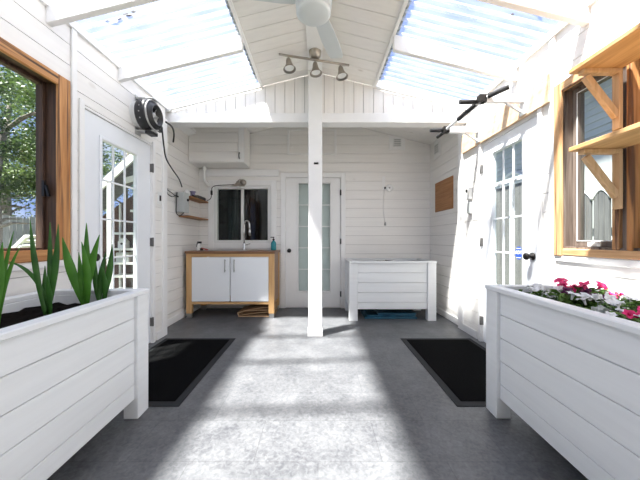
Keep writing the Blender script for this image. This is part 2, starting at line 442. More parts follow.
def shiplap(name, axis, face, sign, u0, u1, z0, z1, holes, m, label, depth=0.14, row=0.14, joints=()):
    """axis 'x': wall at x = face running along y; axis 'y': wall at y = face running along x.
    sign = direction from the room into the wall."""
    mb = MB()
    t = 0.012; gap = 0.0045
    def slab(a, b, c, d, p, q, mi):
        if axis == 'x': mb.box(face + sign * p, face + sign * q, a, b, c, d, mi)
        else: mb.box(a, b, face + sign * p, face + sign * q, c, d, mi)
    for a, b, c, d in rects_minus(u0, u1, z0, z1, holes): slab(a, b, c, d, t, depth, 1)
    z = z0; k = 0
    while z < z1 - 0.01:
        zt = min(z + row, z1)
        for a, b, c, d in rects_minus(u0, u1, z, zt, holes):
            cuts = [a] + [j for (j, par) in joints if a + .1 < j < b - .1 and k % 2 == par] + [b]
            for q in range(len(cuts) - 1):
                slab(cuts[q] + (0.0015 if q else 0), cuts[q + 1] - (0.0015 if q < len(cuts) - 2 else 0), c, d - (gap if abs(d - zt) < 1e-6 else 0), 0, t + 0.001, 0)
        z += row; k += 1
    return structure(name, mb, [m, M['backer']], label, 'wall')

H_LWIN = (0.50, 1.84, 0.97, 2.08)
H_LDOOR = (2.00, 2.89, 0.0, 2.03)
H_RWIN = (0.45, 1.95, 0.98, 2.09)
H_RDOOR = (2.13, 2.94, 0.0, 2.04)
H_BWIN = (-1.62, -0.72, 0.99, 1.90)
H_BDOOR = (-0.53, 0.37, 0.0, 2.04)

shiplap('wall_left', 'x', XL, -1, YN, YJL, 0, 2.53, [H_LWIN, H_LDOOR], M['wall_y'], 'white shiplap left side wall with window and glazed door', joints=((-.4, 0), (1.1, 1)))
shiplap('wall_right', 'x', XR, 1, YN, YJR, 0, 2.53, [H_RWIN, H_RDOOR], M['wall_y'], 'sunlit white shiplap right side wall with window and glazed door', joints=((.9, 0), (-.2, 1)))
shiplap('wall_alcove_left', 'x', AL, -1, YJL + 0.0, YB + 0.15, 0, 2.70, [], M['wall_y'], 'white shiplap left wall of the covered alcove', depth=0.12)
shiplap('wall_alcove_right', 'x', AR, 1, YJR + 0.0, YB + 0.15, 0, 2.52, [], M['wall_y'], 'white shiplap right wall of the covered alcove', depth=0.12)

# rear wall with gabled top
def back_wall():
    mb = MB(); row = 0.14; t = 0.012; gap = 0.004
    holes = [H_BWIN, H_BDOOR]
    for a, b, c, d in rects_minus(AL, AR, 0, 2.49, holes): mb.box(a, b, YB + t, YB + 0.13, c, d, 1)
    mb.prism([(AL, 2.49), (AR, 2.49), (AR, roof_z(AR)), (0, roof_z(0)), (-1.0, 2.70), (AL, 2.70)], YB + t, YB + 0.13, 'y', 1)
    z = 0; k = 0
    jn = [-0.95, 0.9, 1.3]
    while z < 2.93:
        zt = z + row
        if zt <= 2.49:
            for a, b, c, d in rects_minus(AL, AR, z, zt, holes):
                mb.box(a, b, YB, YB + t + .001, c, d - (gap if abs(d - zt) < 1e-6 else 0), 0)
        else:
            def half(zz): return max(0.0, (2.95 - zz) / 0.25)
            x0b, x1b = (AL if z < 2.60 else max(AL, -half(z))), min(AR, half(z)); x0t, x1t = (AL if z < 2.60 else max(AL, -half(zt - gap))), min(AR, half(zt - gap))
            if x1t > x0t: mb.prism([(x0b, z), (x1b, z), (x1t, zt - gap), (x0t, zt - gap)], YB, YB + t + .001, 'y', 0)
        z += row; k += 1
    structure('wall_back', mb, [M['wall_x'], M['backer']], 'white shiplap rear wall behind the sink and the centre door', 'wall')
back_wall()
mb = MB().box(-1.9, 1.9, YN - .1, YN, 0, 2.49)
mb.prism([(-1.9, 2.49), (1.9, 2.49), (0, 2.96)], YN - .1, YN, 'y')
structure('wall_front', mb, M['wall_x'], 'white wall behind the viewpoint', 'wall')

structure('floor', MB().box(-2.0, 2.0, YN - .1, YB + .12, -0.06, 0), M['floor'], 'slate grey mottled vinyl floor with a long patch of sun', 'floor')

# ceilings: centre strip and alcove, boards across the slope
def ceiling():
    mb = MB(); w = 0.145
    for s in (-1, 1):
        y = YN
        while y < YG - 0.02:
            y1 = min(y + w, YG)
            mb.prism([(s * 0.0, roof_z(0)), (s * XS, roof_z(XS)), (s * XS, roof_z(XS) + .014), (0, roof_z(0) + .014)], y, y1 - 0.0045, 'y', 0)
            y += w
        mb.prism([(0, roof_z(0) + .014), (s * (XS), roof_z(XS) + .014), (s * XS, roof_z(XS) + .15), (0, roof_z(0) + .15)], YN, YG, 'y', 1)
    structure('ceiling', mb, [M['ceil'], M['backer']], 'white boarded centre ceiling strip between the two skylights', 'ceiling')
    mb = MB(); YR = 3.55; ZF = 2.70; xf = (2.95 - ZF) / .25
    for s, xe in ((-1, 1.95), (1, 1.85)):
        y = YG + .05
        while y < YB - 0.01:
            y1 = min(y + w, YB)
            if s > 0 or y < YR - .02:
                y1 = min(y1, YR) if s < 0 else y1
                mb.prism([(0, roof_z(0)), (s * xe, roof_z(xe)), (s * xe, roof_z(xe) + .014), (0, roof_z(0) + .014)], y, y1 - 0.0045, 'y', 0)
            else:
                mb.prism([(0, roof_z(0)), (-xf, ZF), (-xe, ZF), (-xe, ZF + .014), (-xf, ZF + .014), (0, roof_z(0) + .014)], y, y1 - 0.0045, 'y', 0)
            y = y1
    mb.prism([(0, roof_z(0) + .014), (1.85, roof_z(1.85) + .014), (1.85, roof_z(1.85) + .12), (0, roof_z(0) + .12)], YG + .05, YB + .2, 'y', 1)
    mb.prism([(0, roof_z(0) + .014), (-1.95, roof_z(1.95) + .014), (-1.95, roof_z(1.95) + .05), (0, roof_z(0) + .05)], YG + .05, YR, 'y', 1)
    mb.prism([(0, roof_z(0) + .014), (-xf, ZF + .014), (-1.95, ZF + .014), (-1.95, ZF + .04), (-xf, ZF + .04), (0, roof_z(0) + .12)], YR, YB + .2, 'y', 1)
    mb.prism([(-xf, ZF), (-1.95, roof_z(1.95)), (-1.95, ZF + .014)], YR - .012, YR, 'y', 0)
    structure('ceiling_alcove', mb, [M['ceil'], M['backer']], 'white boarded ceiling of the alcove behind the crossbeam', 'ceiling')
ceiling()
# ridge board and edge trims
structure('trim_1', MB().box(-0.105, 0.045, YN, YG - .0, 2.905, 2.925), M['trim'], 'flat white ridge board along the middle of the ceiling', 'ridge board')
n = 2
for s, side in ((-1, 'left'), (1, 'right')):
    mb = MB().prism([(s * (XS - .012), roof_z(XS) - .012), (s * (XS + .012), roof_z(XS) - .016), (s * (XS + .012), roof_z(XS) + .10), (s * (XS - .012), roof_z(XS) + .10)], YN, YG, 'y')
    structure(f'trim_{n}', mb, M['trim'], f'white upper edge trim of the {side} skylight', 'trim'); n += 1
    mb = MB().box(s * (XS + .012), s * (XS + .05), YN, YG - .08, roof_z(XS) + .03, roof_z(XS) + .06)
    structure(f'trim_{n}', mb, M['moss'], f'mottled grey flashing strip along the top of the {side} skylight', 'flashing'); n += 1
    # wall plate under the glazing
    xw = abs(XL)
    mb = MB().box(s * (xw - .022), s * (xw + .14), YN, YG, 2.50, 2.545)
    structure(f'trim_{n}', mb, M['trim'], f'white eaves plate along the {side} skylight', 'trim'); n += 1
    # eaves outside
    mb = MB().prism([(s * 1.72, roof_z(1.72) + .03), (s * 2.25, roof_z(2.25)), (s * 2.25, roof_z(2.25) + .05), (s * 1.72, roof_z(1.72) + .08)], YN, YB + .3, 'y')
    structure(f'trim_{n}', mb, M['trim'], f'{side} eaves overhang outside the wall', 'eaves'); n += 1
    # rafters
    for i, y in enumerate(RAFT + [YG - .035]):
        mb = MB(); rd = .13 if i < 6 else .022; wy = .042 if i < 6 else .034
        x0, x1 = XS - .0, xw + .0
        mb.prism([(s * x0, roof_z(x0) - rd), (s * x1, roof_z(x1) - rd), (s * x1, roof_z(x1) + .0), (s * x0, roof_z(x0) + .0)], y, y + wy, 'y')
        where = {4: 'nearer of the two in view', 5: 'farther of the two in view', 6: 'against the gable wall'}.get(i, f'number {i + 1} from the rear, out of view')
        structure(f'trim_{n}', mb, M['trim'], f'white rafter across the {side} skylight, {where}', 'rafter', bevel=.004); n += 1

# skylights: corrugated clear panels, ribs running down the slope
def skylight(idx, s, side):
    w = thing(f'window_{idx}', f'clear corrugated plastic skylight over the {side} side', 'skylight', (s * 1.15, 1.0, 2.6), kind='structure')
    ys = [YN, 0.35, 1.75 + .027, YG]
    for a, b in zip(ys[:-1], ys[1:]):
        mb = MB(); x0, x1 = XS + .01, 1.76
        z0, z1 = roof_z(x0) + .012, roof_z(x1) + .012
        y = a; prof = []
        while y < b - 0.02:
            prof += [(y, 0, 0), (y + .048, 0, 1), (y + .056, .016, 1), (y + .070, .016, 1), (y + .078, 0, 0)]
            y += .078
        prof = [p for p in prof if p[0] <= b]
        v = []; f = []; mi = []
        for (yy, dz, k) in prof: v += [(s * x0, yy, z0 + dz), (s * x1, yy, z1 + dz)]
        for i in range(len(prof) - 1):
            mb_f = (2 * i, 2 * i + 1, 2 * i + 3, 2 * i + 2)
            f.append(mb_f); mi.append(1 if (prof[i][1] > 0 or prof[i + 1][1] > 0) else 0)
        mb.v = v; mb.f = [list(q) for q in f]; mb.mi = mi; mb.sm = [False] * len(f)
        build('corrugated_panel', mb, [M['skin'], M['rib']], w, fix=False)
skylight(4, -1, 'left'); skylight(5, 1, 'right')

# gable wall of upright boards above the crossbeam
def gable():
    mb = MB(); x = -1.83; w = 0.112
    while x < 1.73:
        x1 = min(x + w - .005, 1.73)
        a, b = x, x1
        if a < 0 < b: pts = [(a, 2.49), (b, 2.49), (b, roof_z(b)), (0, roof_z(0)), (a, roof_z(a))]
        else: pts = [(a, 2.49), (b, 2.49), (b, roof_z(b)), (a, roof_z(a))]
        mb.prism(pts, YG + .005, YG + .02, 'y', 0); x += w
    mb.prism([(-1.83, 2.49), (1.73, 2.49), (1.73, roof_z(1.73)), (0, roof_z(0)), (-1.83, roof_z(1.83))], YG + .0195, YG + .05, 'y', 1)
    structure('wall_gable', mb, [M['wall_z'], M['backer']], 'white gable wall of upright boards above the crossbeam', 'wall')
gable()
structure(f'trim_{n}', MB().box(AL + .002, AR - .002, YG, YG + .15, 2.385, 2.492), M['trim'], 'long white crossbeam spanning the room at the front of the alcove', 'beam', bevel=.004); n += 1

post = thing('support_post', 'square white post standing in the middle under the crossbeam', 'post', (-0.03, 3.135, 0))
build('shaft', MB().box(-.105, .045, 3.075, 3.197, 0, 2.90), M['trim'], post, bevel=.004)
build('base_block', MB().box(-.112, .052, 3.065, 3.20, 0, .07), M['trim'], post, bevel=.003)

hk = thing('coat_hook', 'tiny dark double hook high on the front of the post', 'hook', (-.02, 3.075, 1.87))
build('plate', MB().box(-.045, .005, 3.071, 3.075, 1.875, 1.895), M['dark'], hk)
for x_ in (-.036, -.004): build('prong', MB().tube([(x_, 3.072, 1.885), (x_, 3.05, 1.878), (x_, 3.045, 1.89)], .005, 8), M['dark'], hk)

# baseboards and corner boards
def bb(nm, x0, x1, y0, y1, label):
    structure(nm, MB().box(x0, x1, y0, y1, 0, .085), M['trim'], label, 'baseboard', bevel=.004)
bb('baseboard_left', XL, XL + .014, 2.95, YJL, 'short white baseboard left of the alcove')
bb('baseboard_right', XR - .014, XR, 2.99, YJR, 'short white baseboard right of the alcove')
bb('baseboard_alcove_left', AL, AL + .014, YJL + .02, YB, 'white baseboard along the alcove left wall')
bb('baseboard_alcove_right', AR - .014, AR, YJR + .02, YB, 'white baseboard along the alcove right wall')
bb('baseboard_back', .46, AR - .014, YB - .014, YB, 'white baseboard of the rear wall right of the door')
for (x0, x1, y0, y1, z1, lb) in [
        (XL - .13, XL + .016, YJL - .07, YJL + .016, 2.385, 'white corner board where the left wall meets the alcove'),
        (XR - .016, XR + .05, YJR - .09, YJR + .016, 2.385, 'white corner board where the right wall meets the alcove'),
        (XL, XL + .014, 1.925, 1.965, 2.5, 'white upright batten between left window and left door'),
        (XR - .014, XR, 2.00, 2.05, 2.5, 'white upright batten between right window and right door')]:
    structure(f'trim_{n}', MB().box(x0, x1, y0, y1, 0 if lb.endswith('alcove') else 0, z1), M['trim'], lb, 'corner board', bevel=.003); n += 1

# ------------------------------------------------------------------ doors (15-light)
def make_door(idx, axis, face, sign, u0, u1, ztop, g0, g1, gz0, gz1, m, label, hinge_at, knob_at, knob_z=0.92, casing=0.05, casing_sides=(1, 1, 1)):
    """leaf spans u0..u1; axis 'x': in a side wall at x=face; sign points out of the room."""
    um = (u0 + u1) / 2
    loc = (face, um, 0) if axis == 'x' else (um, face, 0)
    d = thing(f'door_{idx}', label, 'door', loc, kind='structure')
    def bx(mb, a, b, p, q, c, e, mi=0):   # u range, depth range, z range
        if axis == 'x': mb.box(face + sign * p, face + sign * q, a, b, c, e, mi)
        else: mb.box(a, b, face + sign * p, face + sign * q, c, e, mi)
        return mb
    P0, P1 = 0.012, 0.040
    mb = MB(); zb = 0.012
    bx(mb, u0, g0, P0, P1, zb, ztop); bx(mb, g1, u1, P0, P1, zb, ztop)
    bx(mb, g0, g1, P0, P1, zb, gz0); bx(mb, g0, g1, P0, P1, gz1, ztop)
    leaf = build('leaf', mb, m, d)
    mb = MB(); fw = 0.028
    bx(mb, g0 - fw, g0, 0.0, P0, gz0 - fw, gz1 + fw); bx(mb, g1, g1 + fw, 0.0, P0, gz0 - fw, gz1 + fw)
    bx(mb, g0, g1, 0.0, P0, gz0 - fw, gz0); bx(mb, g0, g1, 0.0, P0, gz1, gz1 + fw)
    build('glazing_bead', mb, m, d, bevel=.005)
    mb = MB(); wd = .007
    for i in (1, 2):
        u = g0 + (g1 - g0) * i / 3; bx(mb, u - wd, u + wd, .018, .030, gz0, gz1)
    for i in range(1, 5):
        z = gz0 + (gz1 - gz0) * i / 5; bx(mb, g0, g1, .019, .0295, z - wd, z + wd)
    build('glazing_bars', mb, m, d)
    build('glass', bx(MB(), g0, g1, .031, .036, gz0, gz1), M['glass'], d)
    # frame and casing
    mb = MB(); c = casing; jt = .018
    if casing_sides[0]: bx(mb, u0 - jt - c, u0 - jt + .01, -.016, 0, 0, ztop + jt + c)
    if casing_sides[1]: bx(mb, u1 + jt - .01, u1 + jt + c, -.016, 0, 0, ztop + jt + c)
    if casing_sides[2]: bx(mb, u0 - jt + .01, u1 + jt - .01, -.016, 0, ztop + jt - .01, ztop + jt + c)
    bx(mb, u0 - jt - .004, u0 - .003, 0, .13, 0, ztop + jt + .004); bx(mb, u1 + .003, u1 + jt + .004, 0, .13, 0, ztop + jt + .004)
    bx(mb, u0 - .003, u1 + .003, 0, .13, ztop + .004, ztop + jt + .004)
    bx(mb, u0 - .003, u1 + .003, .02, .13, 0, .01)
    build('door_frame', mb, M['trim'], d, bevel=.003)
    hu = u0 - .004 if hinge_at == 0 else u1 + .004
    for hz in (.22, 1.03, 1.78):
        mb = MB(); bx(mb, hu - .010, hu + .010, -.003 if casing < .02 else -.018, .012, hz - .042, hz + .042)
        p = (face + sign * -.014, hu, hz - .045) if axis == 'x' else (hu, face + sign * -.014, hz - .045)
        mb.lathe([(.001, 0), (.007, 0), (.007, .09), (.001, .09)], p, n=8)
        build('hinge', mb, M['hinge' if axis == 'x' else 'black'], d)
    ku = knob_at
    ax = (-sign, 0, 0) if axis == 'x' else (0, -sign, 0)
    p = (face + sign * .012, ku, knob_z) if axis == 'x' else (ku, face + sign * .012, knob_z)
    kb = build('door_knob', MB().lathe([(.001, 0), (.031, 0), (.031, .008), (.012, .012), (.011, .030), (.022, .038), (.029, .048), (.028, .060), (.018, .068), (.001, .069)], p, ax, 20), M['dark'], d)
    kb['label'] = 'dark bronze round knob'
    return d
d1 = make_door(1, 'x', XL, -1, 2.035, 2.860, 2.005, 2.217, 2.640, .28, 1.84, M['door'], 'white fifteen light glazed door in the left wall behind the planter', 1, 2.10, casing=.03, casing_sides=(1, 1, 0))
d2 = make_door(2, 'x', XR, 1, 2.165, 2.905, 2.015, 2.340, 2.735, .30, 1.89, M['door'], 'white fifteen light glazed door in the right wall with blue octagon sticker', 1, 2.235, casing=.03, casing_sides=(1, 1, 0))
d3 = make_door(3, 'y', YB, 1, -.495, .345, 2.005, -.30, .185, .265, 1.925, M['door_warm'], 'white fifteen light glazed door in the middle of the rear wall', 1, -.445, .885, casing=.06)
mb = MB()
mb.box(XR - .004, XR + .012, 2.118, 2.142, .86, .98); st = build('strike_plate', mb, M['dark'], d2)
# blind hanging behind the rear door's glass
mb = MB()
for k in range(40):
    z = .25 + k * .0425; mb.bar((-.33, YB + .085, z), (.215, YB + .085, z), .003, .047, (0, .14, 1))
build('blind', mb, M['blind'], d3)
# blue octagonal sticker with a white mark on the right door's glass
def octagon_sign():
    cy, cz, r = 2.376, .94, .052; x = XR + .0005
    poly = [(cy + r * .82 * math.cos(R(22.5 + 45 * k)), cz + r * 1.12 * math.sin(R(22.5 + 45 * k))) for k in range(8)]
    s = thing('security_sticker', 'blue octagon sticker with white letter mark on the right door glass', 'sticker', (x, cy, cz - r))
    build('octagon', MB().prism(poly, x, x + .0025, 'x'), M['blue'], s)
    cu = bpy.data.curves.new('mark', 'FONT'); cu.body = 'ADT'; cu.size = .040; cu.extrude = .0006; cu.align_x = 'CENTER'; cu.align_y = 'CENTER'; cu.offset = .0012
    to = bpy.data.objects.new('mark', cu); COL.objects.link(to)
    dg = bpy.context.evaluated_depsgraph_get(); me = bpy.data.meshes.new_from_object(to.evaluated_get(dg))
    bpy.data.objects.remove(to)
    me.materials.append(M['white_plastic'])
    # text x -> -y seen from inside, text y -> z
    mt = Matrix(((0, 0, -1, 0), (-1, 0, 0, 0), (0, 1, 0, 0), (0, 0, 0, 1)))
    me.transform(mt)
    o = bpy.data.objects.new('letter_mark', me); COL.objects.link(o); o.parent = s; o.location = (-.0006, 0, r + .004)
    for q in (.036, -.041): build('white_line', MB().box(x - .0008, x, cy - .026, cy + .026, cz + q, cz + q + .005), M['white_plastic'], s)
octagon_sign()

# ------------------------------------------------------------------ windows
def frame_ring(mb, x0, x1, y0, y1, z0, z1, w):
    mb.box(x0, x1, y0, y0 + w, z0, z1); mb.box(x0, x1, y1 - w, y1, z0, z1)
    mb.box(x0, x1, y0 + w, y1 - w, z0, z0 + w); mb.box(x0, x1, y0 + w, y1 - w, z1 - w, z1)
    return mb
w1 = thing('window_1', 'large left window in a weathered orange brown wooden frame', 'window', (XL, 1.17, .93), kind='structure')
y0, y1, z0, z1 = H_LWIN
build('casing_upright', MB().box(XL, XL + .022, y1 - .025, y1 + .065, z0 - .05, z1 + .04), M['frame_z'], w1, bevel=.004)
build('casing_upright', MB().box(XL, XL + .022, y0 - .065, y0 + .025, z0 - .05, z1 + .04), M['frame_z'], w1, bevel=.004)
build('casing_head', MB().box(XL, XL + .024, y0 + .025, y1 - .025, z1 - .03, z1 + .04), M['frame_y'], w1, bevel=.006)
build('casing_sill', MB().box(XL, XL + .026, y0 + .025, y1 - .025, z0 - .05, z0 + .02), M['frame_y'], w1, bevel=.006)
build('jamb', frame_ring(MB(), XL - .14, XL, y0, y1, z0, z1, .012), M['jamb'], w1)
build('sash', frame_ring(MB(), XL - .115, XL - .075, y0 + .012, y1 - .012, z0 + .012, z1 - .012, .022), M['jamb'], w1, bevel=.004)
build('glass', MB().box(XL - .097, XL - .092, y0 + .033, y1 - .033, z0 + .033, z1 - .033), M['glass'], w1)
mb = MB().box(XL - .07, XL - .055, y1 - .045, y1 - .03, 1.33, 1.43).bar((XL - .05, y1 - .037, 1.40), (XL - .03, y1 - .037, 1.33), .012, .012)
build('latch', mb, M['dark'], w1)

w2 = thing('window_2', 'right window of two casements in a sun bleached orange wooden frame', 'window', (XR, 1.2, .93), kind='structure')
y0, y1, z0, z1 = H_RWIN
build('casing_upright', MB().box(XR - .022, XR, y1 - .012, y1 + .05, z0 - .04, z1 + .045), M['bleach_z'], w2, bevel=.005)
build('casing_upright', MB().box(XR - .022, XR, y0 - .05, y0 + .012, z0 - .04, z1 + .045), M['bleach_z'], w2, bevel=.005)
build('casing_head', MB().box(XR - .024, XR, y0 + .012, y1 - .012, z1 - .025, z1 + .045), M['bleach_y'], w2, bevel=.006)
build('casing_sill', MB().box(XR - .016, XR + .02, y0 + .012, y1 - .012, z0 - .035, z0 + .012), M['bleach_y'], w2, bevel=.006)
build('jamb', frame_ring(MB(), XR, XR + .14, y0, y1, z0 + .012, z1, .014), M['jamb_grey'], w2)
build('mullion', MB().box(XR - .012, XR + .05, 1.578, 1.615, z0 + .012, z1 - .025), M['bleach_z'], w2, bevel=.006)
build('mullion', MB().box(XR + .006, XR + .12, 1.538, 1.576, z0 + .012, z1 - .014), M['jamb_grey'], w2, bevel=.006)
build('mullion', MB().box(XR - .014, XR + .05, 1.510, 1.537, z0 + .012, z1 - .025), M['frame_z'], w2, bevel=.006)
for a, b in ((y0 + .014, 1.508), (1.58, y1 - .014)):
    s = build('sash', frame_ring(MB(), XR + .055, XR + .10, a, b, z0 + .026, z1 - .014, .04), M['jamb_grey'], w2, bevel=.004)
    build('sash_bead', frame_ring(MB(), XR + .052, XR + .0545, a + .036, b - .036, z0 + .062, z1 - .05, .006), M['white_plastic'], s)
    build('glass', MB().box(XR + .075, XR + .080, a + .04, b - .04, z0 + .066, z1 - .054), M['glass'], s)
build('latch', MB().box(XR + .03, XR + .052, 1.74, 1.80, z0 + .03, z0 + .055).bar((XR + .03, 1.77, z0 + .045), (XR + .0, 1.70, z0 + .05), .014, .012), M['white_metal'], w2)
structure(f'trim_{n}', MB().box(XR - .012, XR, .3, 2.0, .90, .945), M['trim'], 'white sill board under the right window', 'sill', bevel=.006); n += 1
structure(f'trim_{n}', MB().box(XL, XL + .02, .3, 1.92, .875, .92), M['trim'], 'white sill board under the left window', 'sill', bevel=.006); n += 1

w3 = thing('window_3', 'dark two pane sliding window over the sink', 'window', (-1.17, YB, .95), kind='structure')
x0, x1, z0, z1 = H_BWIN
def ring_y(mb, ya, yb, x0, x1, z0, z1, w):
    mb.box(x0, x0 + w, ya, yb, z0, z1); mb.box(x1 - w, x1, ya, yb, z0, z1)
    mb.box(x0 + w, x1 - w, ya, yb, z0, z0 + w); mb.box(x0 + w, x1 - w, ya, yb, z1 - w, z1)
    return mb
build('casing', ring_y(MB(), YB - .016, YB, x0 - .07, x1 + .08, z0 - .07, z1 + .07, .085), M['trim'], w3, bevel=.004)
build('vinyl_frame', ring_y(MB(), YB + .01, YB + .09, x0, x1, z0, z1, .058), M['white_plastic'], w3, bevel=.004)
build('meeting_rail', MB().box(-1.195, -1.155, YB + .02, YB + .07, z0 + .045, z1 - .045), M['white_plastic'], w3, bevel=.004)
build('glass', MB().box(x0 + .045, -1.195, YB + .05, YB + .055, z0 + .045, z1 - .045), M['glass'], w3)
build('glass', MB().box(-1.155, x1 - .045, YB + .035, YB + .040, z0 + .045, z1 - .045), M['glass'], w3)
structure(f'trim_{n}', MB().box(AL, -.60, YB - .022, YB, 2.03, 2.135), M['trim'], 'white header board over the sink window', 'trim', bevel=.004); n += 1
mb = MB()
for (a, b, c, d) in ((-.475, -.44, 2.36, 2.76), (.25, .285, 2.36, 2.76), (-.44, .25, 2.36, 2.39), (-.44, .25, 2.73, 2.76)): mb.box(a, b, YB - .022, YB, c, d)
structure(f'trim_{n}', mb, M['trim'], 'thin white battens framing a hatch above the rear door', 'trim', bevel=.002); n += 1
# dark room behind the rear wall
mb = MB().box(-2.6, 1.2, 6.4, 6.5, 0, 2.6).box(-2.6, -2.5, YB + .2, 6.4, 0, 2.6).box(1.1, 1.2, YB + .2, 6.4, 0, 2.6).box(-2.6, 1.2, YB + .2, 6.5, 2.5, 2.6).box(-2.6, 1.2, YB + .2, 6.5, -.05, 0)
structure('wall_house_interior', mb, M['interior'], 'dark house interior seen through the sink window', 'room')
def drape(nm, x0, x1, y, z0, z1, m, label):
    mb = MB(); k = 24; v = []
    for i in range(k + 1):
        t = i / k; v += [(x0 + (x1 - x0) * t, y + .02 * math.sin(t * 22), z0), (x0 + (x1 - x0) * t, y + .03 * math.sin(t * 22), z1)]
    for i in range(k): mb.f.append([2 * i, 2 * i + 2, 2 * i + 3, 2 * i + 1]); mb.mi.append(0); mb.sm.append(True)
    mb.v = v; o = build(nm, mb, m, fix=False)
    sd = o.modifiers.new('solid', 'SOLIDIFY'); sd.thickness = .006
    return tag(o, label, 'curtain')
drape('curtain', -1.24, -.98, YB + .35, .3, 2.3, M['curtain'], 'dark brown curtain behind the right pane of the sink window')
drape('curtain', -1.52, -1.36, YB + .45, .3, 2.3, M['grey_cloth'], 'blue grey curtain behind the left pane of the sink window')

# ------------------------------------------------------------------ planter boxes
def planter(label, L, W, H, base, rows, loc, rz):
    p = thing('planter_box', label, 'planter', (0, 0, 0))
    hl, hw = L / 2, W / 2; pw, pt = .11, .085; rim = .026; ht = H - rim
    for sx in (-1, 1):
        for sy in (-1, 1):
            xa, xb = sorted((sx * hw, sx * (hw - pt))); ya, yb = sorted((sy * hl, sy * (hl - pw)))
            build('corner_post', MB().box(xa, xb, ya, yb, 0, ht), M['planter'], p, bevel=.004)
    hs = [(ht - .005 - base - .09) / (rows - 1)] * (rows - 1)
    for sx in (-1, 1):
        mb = MB(); z = ht
        for h in hs + [.09]:
            mb.box(sx * (hw - .02), sx * (hw - .045), -hl + pw, hl - pw, z - h + .003, z); z -= h
        mb.box(sx * (hw - .046), sx * (hw - .06), -hl + pw, hl - pw, base, ht)
        build('side_panel', mb, M['planter'], p, bevel=.003)
    for sy in (-1, 1):
        mb = MB(); z = ht
        for h in hs + [.09]:
            mb.box(-hw + pt, hw - pt, sy * (hl - .02), sy * (hl - .045), z - h + .004, z); z -= h
        mb.box(-hw + pt, hw - pt, sy * (hl - .046), sy * (hl - .06), base, ht)
        build('end_panel', mb, M['planter'], p, bevel=.003)
    mb = MB(); rw = .058; ex = .006
    mb.box(-hw - ex, -hw + rw, -hl - ex, hl + ex, ht, H).box(hw - rw, hw + ex, -hl - ex, hl + ex, ht, H)
    mb.box(-hw + rw, hw - rw, -hl - ex, -hl + rw, ht, H).box(-hw + rw, hw - rw, hl - rw, hl + ex, ht, H)
    build('rim', mb, M['planter'], p, bevel=.004)
    build('bottom', MB().box(-hw + .06, hw - .06, -hl + .06, hl - .06, base, base + .02), M['planter'], p)
    # uneven soil
    mb = MB(); nx, ny = 10, 24; xa, ya = hw - .062, hl - .062
    for j in range(ny + 1):
        for i in range(nx + 1):
            mb.v.append((-xa + 2 * xa * i / nx, -ya + 2 * ya * j / ny, H - .075 + random.uniform(-.012, .012)))
    for j in range(ny):
        for i in range(nx):
            a = j * (nx + 1) + i; mb.f.append([a, a + 1, a + nx + 2, a + nx + 1]); mb.mi.append(0); mb.sm.append(True)
    so = build('soil', mb, M['soil'], p, fix=False); so['label'] = 'dark bare potting soil'
    p.location = loc; p.rotation_euler = (0, 0, rz)
    return p
PL = 1.36
def by_corner(cx, cy, sx, ang):   # place by the far inner corner, turned a little towards the room
    c, s_ = math.cos(ang), math.sin(ang); lx, ly = sx * .30, PL / 2
    return (cx - (c * lx - s_ * ly), cy - (s_ * lx + c * ly), 0)
planter('long white board planter with sword leaved plants along the left wall', PL, .60, .748, .11, 5, by_corner(-1.058, 1.762, 1, R(2.2)), R(2.2))
planter('long white board planter full of petunias along the right wall', PL, .60, .772, .11, 5, by_corner(1.050, 1.765, -1, R(-1.8)), R(-1.8))
planter('white board planter on the rear wall right of the post, bare soil', 1.13, .62, .775, .14, 5, (.97, 3.965, 0), R(90))

# sword-leaved plants
def sword_plant(label, base, leaves, m):
    p = thing('sword_leaf_plant', label, 'plant', base, 'sword leaved plants in the left planter')
    b = Vector(base)
    for (dx, dy, dz, w, bend) in leaves:
        mb = MB(); k = 10; tip = b + Vector((dx, dy, dz)); side = Vector((1, .55, 0)).normalized()
        if abs(dx) > abs(dz): side = Vector((0, 1, .2)).normalized()
        st = b + Vector((random.uniform(-.015, .015), random.uniform(-.015, .015), -.01))
        v = []
        for i in range(k + 1):
            t = i / k
            q = st.lerp(tip, t) + Vector((bend[0], bend[1], bend[2])) * (4 * t * (1 - t))
            ww = w * .9 * (0.55 + 0.9 * math.sin(min(t, .85) / .85 * math.pi * .62)) * (1 if t < .55 else max(0.02, (1 - t) / .45) ** .75) / 1.3
            nrm = Vector((-side.y, side.x, 0)).normalized()
            v += [q - side * ww / 2, q + nrm * ww * .14, q + side * ww / 2]
        for i in range(k):
            for c in (0, 1): mb.f.append([3 * i + c, 3 * i + c + 1, 3 * i + c + 4, 3 * i + c + 3]); mb.mi.append(0); mb.sm.append(True)
        mb.v = v
        o = build('leaf', mb, m, p, fix=False)
        sd = o.modifiers.new('solid', 'SOLIDIFY'); sd.thickness = .002
    return p
ZS = .68
sword_plant('broad bright green sword plant at the middle rear of the left planter', (-1.325, 1.60, ZS), [(-.125, .0, .385, .050, (-.01, 0, .0)), (-.03, .05, .47, .036, (.0, 0, 0)), (.0, -.02, .36, .040, (.015, 0, 0)), (.085, .0, .40, .044, (-.01, 0, 0)), (-.05, .02, .30, .03, (0, 0, 0))], M['leaf'])
sword_plant('narrow sword plant closest to the door in the left planter', (-1.275, 1.665, ZS), [(.045, .02, .345, .036, (.01, 0, 0)), (.0, .03, .30, .034, (-.01, 0, 0)), (-.045, .01, .25, .030, (-.01, 0, 0)), (.02, -.03, .22, .03, (.01, 0, 0))], M['leaf_dark'])
